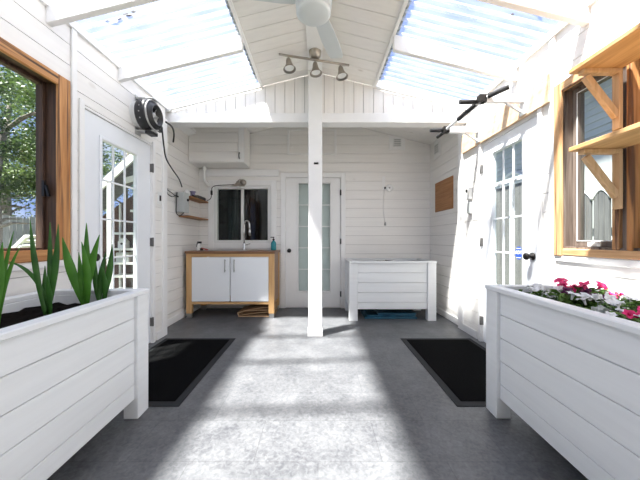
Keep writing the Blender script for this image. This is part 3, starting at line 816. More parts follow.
sword_plant('tall thin sword plant with one arching leaf in the left planter', (-1.345, 1.40, ZS), [(-.085, .0, .47, .026, (-.01, 0, .0)), (-.005, .02, .46, .024, (0, 0, 0)), (.055, .0, .45, .030, (.01, 0, 0)), (-.22, -.02, .27, .022, (.03, 0, .07)), (-.04, .03, .24, .024, (0, 0, 0)), (.02, -.02, .20, .022, (0, 0, 0))], M['leaf_dark'])
sword_plant('sword plant nearest the viewer in the left planter', (-1.395, 1.215, ZS), [(.035, .0, .36, .036, (.0, 0, 0)), (-.03, .03, .30, .034, (0, 0, 0)), (.03, .05, .41, .018, (-.01, 0, 0)), (.05, .06, .34, .016, (-.01, 0, .04))], M['leaf'])

# petunias
def petunia_proto(color_mat, nm, nfl, seed):
    rr = random.Random(seed)
    p = thing('petunia_plant', nm, 'flower', (0, 0, 0), 'petunias in the right planter')
    mb = MB()
    for k in range(90):
        a = rr.uniform(0, 6.283); r = abs(rr.gauss(0, .07)); z = rr.uniform(.01, .085)
        c = Vector((r * math.cos(a), r * math.sin(a), z)); l = rr.uniform(.018, .034); w = l * .5
        d = Vector((math.cos(a + rr.uniform(-1, 1)), math.sin(a + rr.uniform(-1, 1)), rr.uniform(-.2, .8))).normalized()
        s = d.cross(Vector((rr.uniform(-.4, .4), rr.uniform(-.4, .4), 1))).normalized()
        up = s.cross(d)
        mb.add([c - d * l, c - s * w + up * .004, c + d * l - up * .006, c + s * w + up * .004], [(0, 1, 2), (0, 2, 3)], 0, False)
    for k in range(9):
        a = rr.uniform(0, 6.283); mb.tube([(0, 0, -.01), (.05 * math.cos(a), .05 * math.sin(a), .05)], .003, 5)
    build('foliage', mb, M['pet_leaf'], p, fix=False)
    for k in range(nfl):
        a = rr.uniform(0, 6.283); r = rr.uniform(.0, .10); z = rr.uniform(.065, .115)
        o = Vector((r * math.cos(a), r * math.sin(a), z)); ax = Vector((rr.uniform(-.75, .15), rr.uniform(-.8, .3), rr.uniform(.35, 1))).normalized()
        h = Vector((0, 0, 1)) if abs(ax.z) < .9 else Vector((1, 0, 0)); u = ax.cross(h).normalized(); w = ax.cross(u)
        mb = MB(); nseg = 20; R0 = rr.uniform(.022, .030)
        rings = [(.004, -.03, 0), (.006, -.012, 0), (.35, -.002, .02), (.75, .004, .08), (1.0, .002, .16)]
        for (fr, d, am) in rings:
            for i in range(nseg):
                an = 6.2832 * i / nseg; rad = (fr if fr < .01 else fr * R0) * (1 + am * math.cos(5 * an))
                mb.v.append(o + ax * (d + .004 * am * 6 * math.sin(5 * an + k)) + (u * math.cos(an) + w * math.sin(an)) * rad)
        for q in range(len(rings) - 1):
            for i in range(nseg): mb.f.append([q * nseg + i, q * nseg + (i + 1) % nseg, (q + 1) * nseg + (i + 1) % nseg, (q + 1) * nseg + i]); mb.mi.append(0); mb.sm.append(True)
        mb.f.append([i for i in range(nseg)]); mb.mi.append(0); mb.sm.append(False)
        build('flower', mb, color_mat, p, fix=False)
    return p
pw = petunia_proto(M['white_petal'], 'white petunia at the far door end of the right planter', 9, 1)
pm = petunia_proto(M['magenta'], 'bright magenta petunia in the middle rear of the right planter', 9, 2)
pp = petunia_proto(M['purple'], 'dark purple petunia just in front of the magenta one', 6, 3)
pg = petunia_proto(M['white_petal'], 'mostly leafy petunia between the far white and the magenta one', 1, 4)
pw.location = (1.25, 1.585, .69); pw.scale = (.75, .75, .9)
pg.location = (1.32, 1.50, .69); pg.scale = (1.05, 1.05, 1.0)
pm.location = (1.385, 1.48, .72)
pp.location = (1.31, 1.38, .71); pp.scale = (.85,) * 3
for src, loc, rz, sc, lb in [
        (pg, (1.24, 1.38, .69), 2.0, 1.0, 'green petunia with few blooms by the front rim, before the purple one'),
        (pw, (1.31, 1.28, .69), .9, .9, 'large white petunia in the centre of the right planter'),
        (pw, (1.195, 1.19, .685), 2.6, .7, 'white petunia against the front rim of the right planter'),
        (pm, (1.535, 1.49, .72), 2.2, .5, 'small magenta petunia near the wall in the right planter'),
        (pg, (1.46, 1.30, .69), 1.0, .95, 'leafy petunia between the large white one and the wall'),
        (pm, (1.265, 1.10, .695), 1.1, .85, 'magenta petunia nearest the viewer at the frame edge'),
        (pg, (1.38, 1.15, .69), 4.0, .9, 'leafy petunia behind the nearest magenta one'),
        (pp, (1.345, 1.17, .71), 3.0, .5, 'little dark purple petunia behind the nearest magenta one'),
        (pg, (1.20, 1.04, .685), 5.0, .8, 'leafy petunia at the front rim by the nearest magenta one')]:
    dup(src, loc, rz, lb, sc)

# ------------------------------------------------------------------ mats
for s, side in ((-1, 'left'), (1, 'right')):
    x0, x1 = sorted((s * .875, s * 1.62))
    m_ = thing('door_mat', f'black door mat with charcoal rubber edge by the {side} door', 'mat', ((x0 + x1) / 2, 2.39, 0))
    build('rubber_base', MB().box(x0, x1, 1.775, 3.00, 0, .005), M['rubber_edge'], m_, bevel=.002)
    build('carpet_pile', MB().box(x0 + .05, x1 - .05, 1.825, 2.95, .005, .010), M['rubber'], m_, bevel=.003)

# ------------------------------------------------------------------ right wall: shelves and pull-up bar
def wall_shelf(z, label):
    s = thing('wall_shelf', label, 'shelf', (XR, 1.0, z), 'pine shelves on the right window')
    build('board', MB().box(1.42, XR - .027, .35, 1.60, z - .012, z + .012), M['shelf_pine'], s, bevel=.003)
    for y in (1.555, .60):
        mb = MB()
        xw = XR - .027
        mb.box(xw - .022, xw, y - .02, y + .02, z - .34, z - .036)
        mb.box(1.45, xw, y - .02, y + .02, z - .036, z - .012)
        mb.bar((1.475, y, z - .05), (xw - .018, y, z - .27), .036, .03, (0, 1, 0))
        build('bracket', mb, M['brace_pine'], s, bevel=.003)
    return s
wall_shelf(2.0, 'upper of two raw pine shelves in front of the right window')
wall_shelf(1.56, 'lower of two raw pine shelves in front of the right window')

pu = thing('pull_up_bar', 'white pull up bar with black foam grips on plywood above right door', 'exercise bar', (XR, 2.65, 2.06))
b_ = build('mounting_board', MB().box(XR - .030, XR - .001, 2.03, 3.26, 2.045, 2.25), M['ply'], pu, bevel=.002); b_['label'] = 'bare plywood mounting board'
for y in (2.28, 2.92):
    mb = MB().box(XR - .036, XR - .030, y - .04, y + .04, 2.06, 2.24).box(1.31, XR - .036, y - .02, y + .02, 2.158, 2.222)
    mb.bar((XR - .04, y, 2.08), (1.52, y, 2.162), .02, .02)
    build('arm', mb, M['white_metal'], pu, bevel=.003)
build('crossbar', MB().tube([(1.325, 2.27, 2.19), (1.325, 3.10, 2.19)], .0135, 14).tube([(1.325, 2.29, 2.19), (1.45, 2.17, 2.22)], .012, 12).tube([(1.19, 2.33, 2.19), (1.325, 2.33, 2.19)], .012, 12).tube([(1.19, 2.93, 2.19), (1.325, 2.93, 2.19)], .012, 12), M['white_metal'], pu)
for a, b in (((1.325, 2.36, 2.19), (1.325, 2.66, 2.19)), ((1.305, 2.33, 2.19), (1.17, 2.33, 2.19)), ((1.305, 2.93, 2.19), (1.165, 2.93, 2.19)), ((1.325, 2.95, 2.19), (1.325, 3.12, 2.19)), ((1.36, 2.256, 2.20), (1.462, 2.158, 2.223))):
    g = build('grip', MB().tube([a, b], .019, 14), M['foam'], pu)
for y in (2.28, 2.92): build('clamp', MB().box(1.292, 1.356, y - .026, y + .026, 2.158, 2.222), M['dark'], pu, bevel=.006)

# patch, vents, dial, outlet boxes
tag(build('plywood_patch', MB().box(AR - .012, AR - .0005, 3.60, 4.14, 1.455, 1.875), M['ply_dark'], bevel=.002), 'square brown plywood patch on the alcove right wall', 'board')
def vent(label, axis, c, size, fixed):
    v = thing('wall_vent', label, 'vent', c)
    x, y, z = c; h = size / 2
    if axis == 'y':
        build('surround', MB().box(x - h * 1.9, x + h * 1.9, y - .008, y, z - h * 1.7, z + h * 1.7), M['trim'], v, bevel=.003)
        f = build('grille', MB().box(x - h, x + h, y - .02, y - .008, z - h, z + h), M['white_plastic'], v, bevel=.003)
        mb = MB()
        for k in range(4): mb.box(x - h * .75, x + h * .75, y - .022, y - .020, z - h * .8 + k * h * .42, z - h * .8 + k * h * .42 + h * .26)
        build('louvre_slot', mb, M['galv'], f)
    else:
        build('surround', MB().box(x - .008, x, y - h * 1.5, y + h * 1.5, z - h * 1.7, z + h * 1.7), M['trim'], v, bevel=.003)
        f = build('grille', MB().box(x - .02, x - .008, y - h, y + h, z - h, z + h), M['white_plastic'], v, bevel=.003)
        mb = MB()
        for k in range(4): mb.box(x - .022, x - .020, y - h * .75, y + h * .75, z - h * .8 + k * h * .42, z - h * .8 + k * h * .42 + h * .26)
        build('louvre_slot', mb, M['galv'], f)
vent('small square vent high on the rear wall right of the post', 'y', (1.22, YB, 2.55), .13, 0)
vent('small square vent high on the alcove right wall', 'x', (AR, 4.08, 2.37), .15, 0)
d = thing('wall_dial', 'round white dial with hanging cord on the rear wall', 'dial', (1.09, YB, 1.80))
M['bright'] = mat('bright_white_enamel', (0.95, 0.95, 0.94), 0.4)
build('face', MB().lathe([(.001, .03), (.046, .03), (.052, .022), (.052, 0)], (1.095, YB, 1.85), (0, -1, 0), 28), M['bright'], d)
build('bezel_dot', MB().lathe([(.001, .006), (.012, .006), (.014, 0)], (1.095, YB - .03, 1.85), (0, -1, 0), 16), M['galv'], d)
build('clip', MB().box(1.02, 1.042, YB - .02, YB, 1.835, 1.865), M['dark'], d)
build('backing_strip', MB().box(.99, 1.035, YB - .006, YB, 1.82, 2.03), M['trim'], d)
build('cord', MB().tube([(1.03, YB - .012, 1.84), (1.01, YB - .012, 1.7), (1.005, YB - .012, 1.5), (1.03, YB - .012, 1.33)], .0045, 6), M['trim'], d)
build('cord_weight', MB().lathe([(.001, 0), (.014, 0), (.016, .03), (.008, .05), (.001, .05)], (1.033, YB - .018, 1.275), n=12), M['galv'], d)

ob = thing('outlet_box', 'white outlet box with dark socket on right wall beside the door', 'outlet', (XR - .02, 3.13, 1.5))
build('box', MB().box(XR - .045, XR, 3.085, 3.165, 1.50, 1.63), M['white_plastic'], ob, bevel=.004)
build('socket', MB().box(XR - .047, XR - .045, 3.105, 3.145, 1.575, 1.61), M['dark'], ob)
tag(build('junction_box', MB().box(XR - .03, XR, 3.08, 3.15, 1.34, 1.465), M['grey_plastic'], bevel=.006), 'pale grey junction box below the outlet box', 'junction box')
sp = thing('switch_plate', 'white switch plate with dark rocker on the wall left of alcove', 'switch', (XL, 3.0, 1.43))
build('plate', MB().box(XL, XL + .008, 2.965, 3.045, 1.43, 1.56), M['white_plastic'], sp, bevel=.002)
build('rocker', MB().box(XL + .008, XL + .013, 2.99, 3.02, 1.465, 1.525), M['dark'], sp, bevel=.002)

# ------------------------------------------------------------------ left wall: duct fan
fan = thing('duct_fan', 'black round duct fan with grey brackets on the wall above left door', 'fan', (XL, 2.64, 2.06))
c0 = (XL, 2.64, 2.215); ax = (1, 0, 0)
build('white_collar', MB().lathe([(.118, 0), (.118, .035), (.128, .035), (.128, .055), (.115, .06)], c0, ax, 36), M['white_plastic'], fan)
build('housing', MB().lathe([(.10, .05), (.136, .055), (.142, .065), (.142, .135), (.132, .15), (.126, .150), (.126, .16), (.10, .165), (.095, .19), (.085, .19), (.082, .13), (.02, .12)], c0, ax, 40), M['black'], fan)
build('grey_ring', MB().lathe([(.134, .148), (.137, .152), (.137, .160), (.128, .162), (.126, .15)], c0, ax, 40), M['galv'], fan)
imp = MB().lathe([(.001, .165), (.022, .163), (.03, .15), (.03, .13)], c0, ax, 20)
for k in range(7):
    a = 2 * math.pi * k / 7; ca, sa = math.cos(a), math.sin(a)
    imp.bar((XL + .145, 2.64 + .028 * ca, 2.215 + .028 * sa), (XL + .145, 2.64 + .08 * ca, 2.215 + .08 * sa), .003, .035, (.6, -sa, ca))
build('impeller', imp, M['galv'], fan)
for zz, sg in ((2.362, 1), (2.062, -1)):
    build('bracket', MB().box(XL, XL + .17, 2.60, 2.68, zz - .006, zz + .006).box(XL, XL + .008, 2.60, 2.68, zz - .03, zz + .03), M['galv'], fan, bevel=.002)
bl = MB()
for k in range(5): bl.lathe([(.001, .003), (.006, .003), (.006, 0)], (XL + .1, 2.64 - .1405 * math.cos(R(-30 + 22 * k)), 2.215 + .1405 * math.sin(R(-30 + 22 * k))), (0, -math.cos(R(-30 + 22 * k)), math.sin(R(-30 + 22 * k))), 8)
build('bolt', bl, M['galv'], fan)
build('terminal_box', MB().box(XL + .09, XL + .16, 2.60, 2.70, 2.035, 2.078).box(XL + .13, XL + .17, 2.71, 2.77, 2.10, 2.16), M['black'], fan, bevel=.005)

def smooth_path(pts, k=6):
    pts = [Vector(p) for p in pts]; out = []
    P = [pts[0]] + pts + [pts[-1]]
    for i in range(1, len(P) - 2):
        for j in range(k):
            t = j / k; a, b, c, d = P[i - 1], P[i], P[i + 1], P[i + 2]
            out.append(.5 * ((2 * b) + (c - a) * t + (2 * a - 5 * b + 4 * c - d) * t * t + (3 * b - a - 3 * c + d) * t ** 3))
    out.append(pts[-1]); return out
def px(x, y, Y): return ((x - 318) * Y / 282, Y, EYE + (240 - y) * Y / 282)
build('power_cord', MB().tube(smooth_path([px(162, 128, 2.66), px(163.5, 143, 2.72), px(166, 158, 2.95), px(171.5, 168, 3.25), px(179, 179, 3.58), px(182, 187, 3.72)]), .0075, 8), M['plug'], fan)
build('power_cord', MB().tube(smooth_path([px(166, 122, 2.76), px(172, 127, 2.95), px(174, 134, 3.2), px(173.3, 142, 3.35)]), .009, 8), M['plug'], fan)

# alcove left wall: corner shelves, controller, cords
for z, y0_, lb in ((1.63, 3.76, 'upper small brown corner shelf holding adapters'), (1.365, 3.70, 'lower small brown corner shelf, empty')):
    tag(build('corner_shelf', MB().box(AL, -1.685, y0_, YB - .002, z - .014, z + .008), M['shelf_brown'], bevel=.003), lb, 'shelf', 'small shelves on the alcove left wall')
cb = thing('controller_box', 'pale grey control box on the alcove left wall beside corner shelves', 'control box', (AL, 3.68, 1.40))
build('enclosure', MB().box(AL, AL + .10, 3.61, 3.75, 1.41, 1.665), M['grey_plastic'], cb, bevel=.008, seg=2)
build('lid', MB().box(AL + .10, AL + .112, 3.605, 3.755, 1.405, 1.67), M['grey_plastic'], cb, bevel=.004)
build('dial', MB().lathe([(.001, .02), (.016, .02), (.018, 0)], (AL + .112, 3.71, 1.575), (1, 0, 0), 14), M['black'], cb)
build('cable', MB().tube(smooth_path([(AL + .03, 3.60, 1.66), (AL + .03, 3.585, 1.50), (AL + .03, 3.59, 1.39), (AL + .06, 3.62, 1.365), (AL + .09, 3.66, 1.405)]), .006, 8), M['plug'], cb)
tag(build('power_adapter', MB().box(-1.80, -1.70, 4.02, 4.28, 1.6385, 1.69), M['black'], bevel=.01), 'flat black adapter lying on the upper corner shelf', 'adapter')
tag(build('thread_spool', MB().lathe([(.001, 0), (.042, 0), (.042, .012), (.030, .016), (.030, .072), (.042, .076), (.042, .088), (.001, .088)], (-1.745, 3.93, 1.6385), n=20), M['lilac']), 'lilac and white spool on the upper corner shelf', 'spool')
tag(build('white_canister', MB().lathe([(.001, 0), (.032, 0), (.034, .01), (.034, .065), (.026, .078), (.024, .095), (.001, .097)], (-1.775, 3.83, 1.6385), n=20), M['white_plastic']), 'small white canister on the upper corner shelf', 'canister')
tag(build('power_strip', MB().box(-1.70, -1.69, 3.80, 3.98, 1.6385, 1.664), M['black'], bevel=.004), 'thin black strip at the front of the upper corner shelf', 'power strip')
for yy, zz, lb in ((3.175, 1.655, 'upper black plug beside the control box'), (3.175, 1.61, 'lower black plug beside the control box')):
    p = thing('plug', lb, 'plug', (AL, yy, zz), 'plugs beside the control box')
    build('body', MB().box(AL, AL + .05, yy + .13, yy + .17, zz - .014, zz + .014), M['plug'], p, bevel=.005)
    build('lead', MB().tube(smooth_path([(AL + .03, yy + .17, zz), (AL + .04, yy + .28, zz - .03), (AL + .03, yy + .40, zz - .05 if zz > 1.63 else zz + .005), (AL + .05, yy + .43, 1.60)]), .005, 6), M['plug'], p)

# upper cabinet
uc = thing('wall_cabinet', 'white boarded wall cabinet hung high over the sink window', 'cabinet', (-1.43, 4.17, 2.14))
build('body', MB().box(AL + .002, -1.045, 4.00, YB - .023, 2.15, 2.695), M['wall_x'], uc)
mb = MB()
for a, b in ((2.16, 2.29), (2.294, 2.42), (2.424, 2.56), (2.564, 2.69)): mb.box(AL + .004, -1.13, 3.978, 4.0, a, b)
dr = build('door', mb, M['wall_x'], uc, bevel=.002)
build('frame_stile', MB().box(-1.126, -1.043, 3.978, 4.0, 2.155, 2.695), M['trim'], uc, bevel=.002)
build('handle', MB().tube(smooth_path([(-1.105, 3.978, 2.20), (-1.105, 3.945, 2.205), (-1.105, 3.945, 2.27), (-1.105, 3.978, 2.275)], 4), .007, 8), M['black'], uc)
tag(build('drain_pipe', MB().tube(smooth_path([(-1.70, 4.22, 2.149), (-1.70, 4.22, 2.05), (-1.70, 4.22, 1.95), (-1.68, 4.25, 1.90), (-1.67, 4.335, 1.885)], 5), .022, 12).lathe([(.03, 0), (.034, .02), (.034, .04), (.022, .045)], (-1.70, 4.22, 2.10), n=14), M['white_plastic']), 'white pipe dropping from the wall cabinet beside the sink window', 'pipe')

# lamp over the sink window
lp = thing('wall_lamp', 'small metal lamp with round mount over the sink window', 'lamp', (-1.15, YB - .02, 1.85))
build('mount', MB().lathe([(.001, .05), (.03, .048), (.048, .03), (.05, 0)], (-1.15, YB - .016, 1.93), (0, -1, 0), 24), M['nickel'], lp)
build('arm', MB().tube(smooth_path([(-1.17, YB - .05, 1.97), (-1.19, YB - .10, 1.955), (-1.20, YB - .14, 1.92)]), .008, 8), M['nickel'], lp)
build('lamp_shade', MB().lathe([(.018, .0), (.024, -.02), (.05, -.045), (.11, -.07), (.112, -.072), (.05, -.05), (.018, -.015)], (-1.20, YB - .14, 1.925), (.0, -.15, 1), 28), M['nickel'], lp)
build('bulb', MB().lathe([(.001, -.105), (.016, -.10), (.024, -.085), (.02, -.06), (.01, -.04)], (-1.20, YB - .14, 1.925), (0, -.15, 1), 14), M['white_plastic'], lp)
lc = build('lead', MB().tube(smooth_path([(-1.21, YB - .05, 1.90), (-1.40, YB - .025, 1.895), (-1.56, YB - .025, 1.885), (-1.625, YB - .025, 1.85), (-1.63, YB - .025, 1.78), (-1.645, YB - .025, 1.69), (-1.70, YB - .03, 1.65)]), .005, 6), M['plug'], lp)
build('inline_switch', MB().box(-1.645, -1.615, YB - .04, YB - .018, 1.74, 1.81), M['plug'], lp, bevel=.006)

# ------------------------------------------------------------------ sink cabinet
CX0, CX1, CY0, CY1 = -1.775, -.590, 3.79, 4.325
sk = thing('sink_cabinet', 'honey birch sink cabinet with two white doors and dark wooden worktop', 'cabinet', ((CX0 + CX1) / 2, (CY0 + CY1) / 2, 0))
ZT = .90
SX0, SX1, SY0, SY1 = -1.50, -1.02, 3.90, 4.20
mb = MB(); a, b = ZT - .035, ZT
mb.box(CX0 - .01, SX0, CY0 - .015, CY1, a, b).box(SX1, CX1 + .01, CY0 - .015, CY1, a, b).box(SX0, SX1, CY0 - .015, SY0, a, b).box(SX0, SX1, SY1, CY1, a, b)
build('worktop', mb, M['worktop'], sk)
for x in (CX0, CX1 - .075):
    for y in (CY0, CY1 - .06):
        lg = build('leg', MB().box(x, x + .075, y, y + .06, .06, ZT - .035), M['birch'], sk, bevel=.003)
        build('metal_foot', MB().box(x + .005, x + .07, y + .005, y + .055, 0, .06), M['steel'], lg, bevel=.002)
build('top_rail', MB().box(CX0 + .075, CX1 - .075, CY0 + .004, CY0 + .03, ZT - .075, ZT - .035), M['birch_x'], sk)
build('bottom_shelf', MB().box(CX0 + .075, CX1 - .075, CY0 + .004, CY0 + .03, .185, .215).box(CX0 + .075, CX1 - .075, CY0 + .03, CY1 - .01, .185, .205), M['birch_x'], sk)
for x in (CX0 + .01, CX1 - .03): build('side_panel', MB().box(x, x + .02, CY0 + .06, CY1 - .06, .185, ZT - .035), M['worktop'], sk)
build('back_panel', MB().box(CX0 + .075, CX1 - .075, CY1 - .02, CY1 - .008, .205, ZT - .035), M['cab_white'], sk)
xm = (CX0 + CX1) / 2
for (x0_, x1_, hx) in ((CX0 + .077, xm - .005, xm - .062), (xm + .005, CX1 - .077, xm + .062)):
    dd = build('door', MB().box(x0_, x1_, CY0 + .0, CY0 + .02, .222, ZT - .082), M['cab_white'], sk, bevel=.003)
    build('handle', MB().tube([(hx, CY0 - .028, .62), (hx, CY0 - .028, .79)], .0075, 10).tube([(hx, CY0 - .028, .64), (hx, CY0, .64)], .006, 8).tube([(hx, CY0 - .028, .77), (hx, CY0, .77)], .006, 8), M['galv'], dd)
mb = MB(); zz = ZT - .17
mb.box(SX0, SX0 + .004, SY0, SY1, zz, ZT).box(SX1 - .004, SX1, SY0, SY1, zz, ZT).box(SX0 + .004, SX1 - .004, SY0, SY0 + .004, zz, ZT).box(SX0 + .004, SX1 - .004, SY1 - .004, SY1, zz, ZT).box(SX0 + .004, SX1 - .004, SY0 + .004, SY1 - .004, zz, zz + .004)
mb.box(SX0 - .03, SX0, SY0 - .03, SY1 + .03, ZT, ZT + .006).box(SX1, SX1 + .03, SY0 - .03, SY1 + .03, ZT, ZT + .006).box(SX0, SX1, SY0 - .03, SY0, ZT, ZT + .006).box(SX0, SX1, SY1, SY1 + .03, ZT, ZT + .006)
build('sink_basin', mb, M['steel'], sk)
fc = thing('faucet', 'chrome gooseneck faucet standing behind the sink', 'faucet', (-1.115, 4.265, ZT))
build('base', MB().lathe([(.001, 0), (.03, 0), (.03, .012), (.022, .02), (.022, .09), (.018, .10)], (-1.115, 4.265, ZT), n=20), M['chrome'], fc)
arc = [(-1.115, 4.265, ZT + .09), (-1.115, 4.265, ZT + .33)] + [(-1.115 + .05 - .05 * math.cos(R(k)), 4.265 - .09 * (1 - math.cos(R(k))) / 1.0 * .5, ZT + .37 + .07 * math.sin(R(k))) for k in range(0, 181, 20)] + [(-1.010, 4.17, ZT + .28)]
build('spout', MB().tube(arc, .0125, 12), M['chrome'], fc)
build('spray_head', MB().lathe([(.001, 0), (.014, 0), (.018, .07), (.013, .09)], (-1.008, 4.168, ZT + .215), (-.02, 0, 1), 14), M['chrome'], fc)
build('lever', MB().tube([(-1.10, 4.265, ZT + .07), (-1.02, 4.235, ZT + .095)], [.009, .006], 10), M['chrome'], fc)
sb = thing('soap_bottle', 'small teal soap bottle with dark pump at right end of worktop', 'bottle', (-.665, 4.22, ZT))
build('body', MB().lathe([(.001, 0), (.038, 0), (.040, .01), (.040, .10), (.030, .125), (.014, .135), (.014, .145)], (-.665, 4.22, ZT), n=20), M['teal'], sb)
build('pump', MB().lathe([(.001, .145), (.017, .145), (.017, .165), (.006, .168), (.006, .195), (.001, .195)], (-.665, 4.22, ZT), n=14).box(-.71, -.655, 4.212, 4.228, ZT + .185, ZT + .197), M['dark'], sb)
bp = thing('spray_bottle', 'small white and black spray bottle at left end of worktop', 'bottle', (-1.70, 4.02, ZT))
build('body', MB().lathe([(.001, 0), (.028, 0), (.030, .01), (.026, .07), (.012, .09), (.012, .10)], (-1.70, 4.02, ZT), n=18), M['white_plastic'], bp)
build('trigger_head', MB().box(-1.72, -1.66, 4.008, 4.032, ZT + .10, ZT + .13).bar((-1.72, 4.02, ZT + .11), (-1.735, 4.02, ZT + .05), .012, .012, (0, 1, 0)), M['black'], bp, bevel=.004)
sc_ = thing('dish_brush', 'reddish brown dish brush lying left of the sink', 'brush', (-1.58, 3.98, ZT))
build('handle', MB().tube([(-1.66, 4.02, ZT + .035), (-1.55, 3.96, ZT + .012)], [.008, .01], 8), M['red'], sc_)
build('bristles', MB().lathe([(.001, 0), (.022, 0), (.026, .03), (.001, .035)], (-1.66, 4.02, ZT + .001), n=12), M['curtain'], sc_)

# things lying under the furniture
cd = thing('folded_cardboard', 'flattened brown cardboard box lying under the sink cabinet', 'cardboard', (-.86, 3.95, 0))
def bent(name, pts, y0, y1, t, parent, m):
    mb = MB()
    for a, b in zip(pts[:-1], pts[1:]): mb.bar((a[0], (y0 + y1) / 2, a[1]), (b[0], (y0 + y1) / 2, b[1]), y1 - y0, t)
    return build(name, mb, m, parent)
bent('flap', [(-1.08, .012), (-.60, .012)], 3.82, 4.2, .008, cd, M['card'])
bent('flap', [(-1.08, .016), (-1.10, .055), (-.99, .085), (-.60, .10)], 3.84, 4.2, .008, cd, M['card'])
bent('flap', [(-1.04, .028), (-.82, .055), (-.60, .07)], 3.85, 4.2, .008, cd, M['card'])
bent('flap', [(-1.05, .04), (-1.02, .08), (-.72, .125), (-.60, .13)], 3.88, 4.2, .008, cd, M['card'])
tp = thing('folded_sheet', 'folded dark blue plastic sheet lying under the rear planter', 'plastic sheet', (.97, 3.95, 0))
for k, (a, b, c, e) in enumerate(((.62, 1.32, 3.74, 4.15), (.66, 1.30, 3.76, 4.12), (.80, 1.31, 3.75, 4.10))):
    build('fold', MB().box(a, b, c, e, k * .026, k * .026 + .024), M['tarp'], tp, bevel=.011, seg=3)
tl = thing('hand_trowel', 'small black hand trowel lying on the soil of the rear planter', 'trowel', (.86, 3.78, .71))
build('handle', MB().tube([(.90, 3.76, .772), (1.0, 3.80, .76)], .013, 10), M['black'], tl)
build('blade', MB().prism([(.78, 3.73), (.88, 3.725), (.90, 3.755), (.88, 3.785), (.78, 3.77)], .755, .775, 'z'), M['dark'], tl, bevel=.004)

# ------------------------------------------------------------------ ceiling fan and track light
FX, FY = -.03, 1.93
cf = thing('ceiling_fan', 'white ceiling fan on the ridge with a blade pointing to the rear', 'ceiling fan', (FX, FY, 2.58))
build('downrod', MB().lathe([(.001, 2.90), (.06, 2.90), (.055, 2.86), (.02, 2.84), (.02, 2.74)], (FX, FY, 0), n=20), M['fan_white'], cf)
build('motor_housing', MB().lathe([(.02, 2.76), (.07, 2.755), (.115, 2.73), (.125, 2.69), (.122, 2.64), (.105, 2.615), (.118, 2.612), (.118, 2.60), (.10, 2.585), (.04, 2.58), (.001, 2.58)], (FX, FY, 0), n=40), M['fan_white'], cf)
for k in range(3):
    a = R(72 + 120 * k); ca, sa = math.cos(a), math.sin(a)
    def at(r, s, dz): return (FX + ca * r - sa * s, FY + sa * r + ca * s, 2.685 + dz)
    mb = MB(); prof = [(.12, .045), (.22, .06), (.42, .070), (.60, .066), (.64, .05)]; v = []
    for r, hw in prof:
        v += [at(r, -hw, -.010 * hw / .07), at(r, hw, .010 * hw / .07), at(r, hw, .010 * hw / .07 + .008), at(r, -hw, -.010 * hw / .07 + .008)]
    for i in range(len(prof) - 1):
        o = 4 * i
        for q in range(4): mb.f.append([o + q, o + (q + 1) % 4, o + 4 + (q + 1) % 4, o + 4 + q])
    mb.f += [[3, 2, 1, 0], [len(v) - 4, len(v) - 3, len(v) - 2, len(v) - 1]]
    mb.v = v; mb.mi = [0] * len(mb.f); mb.sm = [False] * len(mb.f)
    build('blade', mb, M['fan_white'], cf, bevel=.002)

TX, TY = -.03, 2.78
tl = thing('track_light', 'brushed nickel ceiling light bar with three spot heads', 'ceiling light', (TX, TY, 2.80))
build('canopy', MB().lathe([(.001, 2.835), (.035, 2.838), (.055, 2.86), (.062, 2.905)], (TX, TY, 0), n=24), M['nickel'], tl)
dirv = Vector((.345, .085, 0))
pA, pB = Vector((TX, TY, 2.825)) - dirv, Vector((TX, TY, 2.825)) + dirv
build('bar', MB().tube([pA, pB], .011, 10), M['nickel'], tl)
for t, tilt in ((-.74, (.12, -.1, -1)), (.0, (.1, -.05, -1)), (.74, (.15, -.1, -1))):
    c = Vector((TX, TY, 2.825)) + dirv * t
    hd = build('spot_head', MB().tube([c, c - Vector((0, 0, .045))], .006, 8).lathe([(.001, 0), (.020, .0), (.026, .02), (.030, .05), (.046, .09), (.062, .108), (.060, .111), (.04, .088), (.001, .08)], c - Vector((0, 0, .03)), tilt, 20), M['nickel'], tl)
    build('lamp_glass', MB().lathe([(.001, .096), (.044, .096)], c - Vector((0, 0, .03)), tilt, 16), M['white_plastic'], hd)

# leaf litter on the roof panels
def litter(label, pts):
    mb = MB()
    for (x, y, l, a) in pts:
        z = roof_z(x) + .035; ca, sa = math.cos(a), math.sin(a); w = l * .3
        mb.add([(x - ca * l, y - sa * l, z), (x + sa * w, y - ca * w, z + .006), (x + ca * l, y + sa * l, z + .002), (x - sa * w, y + ca * w, z - .002)], [(0, 1, 2, 3)])
    o = build('leaf_litter', mb, M['curtain'], fix=False); sd = o.modifiers.new('solid', 'SOLIDIFY'); sd.thickness = .006
    tag(o, label, 'leaf litter')
litter('dark leaf litter lying on the left skylight', [(-1.50, 2.0, .02, .1), (-1.46, 2.02, .03, .2), (-1.42, 2.01, .025, -.1), (-1.35, 2.0, .03, .2), (-1.30, 1.99, .02, .1)])
litter('brown leaf litter lying on the right skylight', [(1.47, 1.92, .03, .3), (1.52, 1.94, .03, .5), (1.43, 1.90, .02, -.3), (1.50, 1.86, .015, .6), (1.37, 1.99, .015, .2)])

# ------------------------------------------------------------------ outside
gm = MB().box(-16, -1.86, -6, 18, -.35, -.30).box(1.86, 16, -6, 18, -.35, -.30)
structure('ground', gm, M['ground'], 'rough grass outside the windows', 'ground')

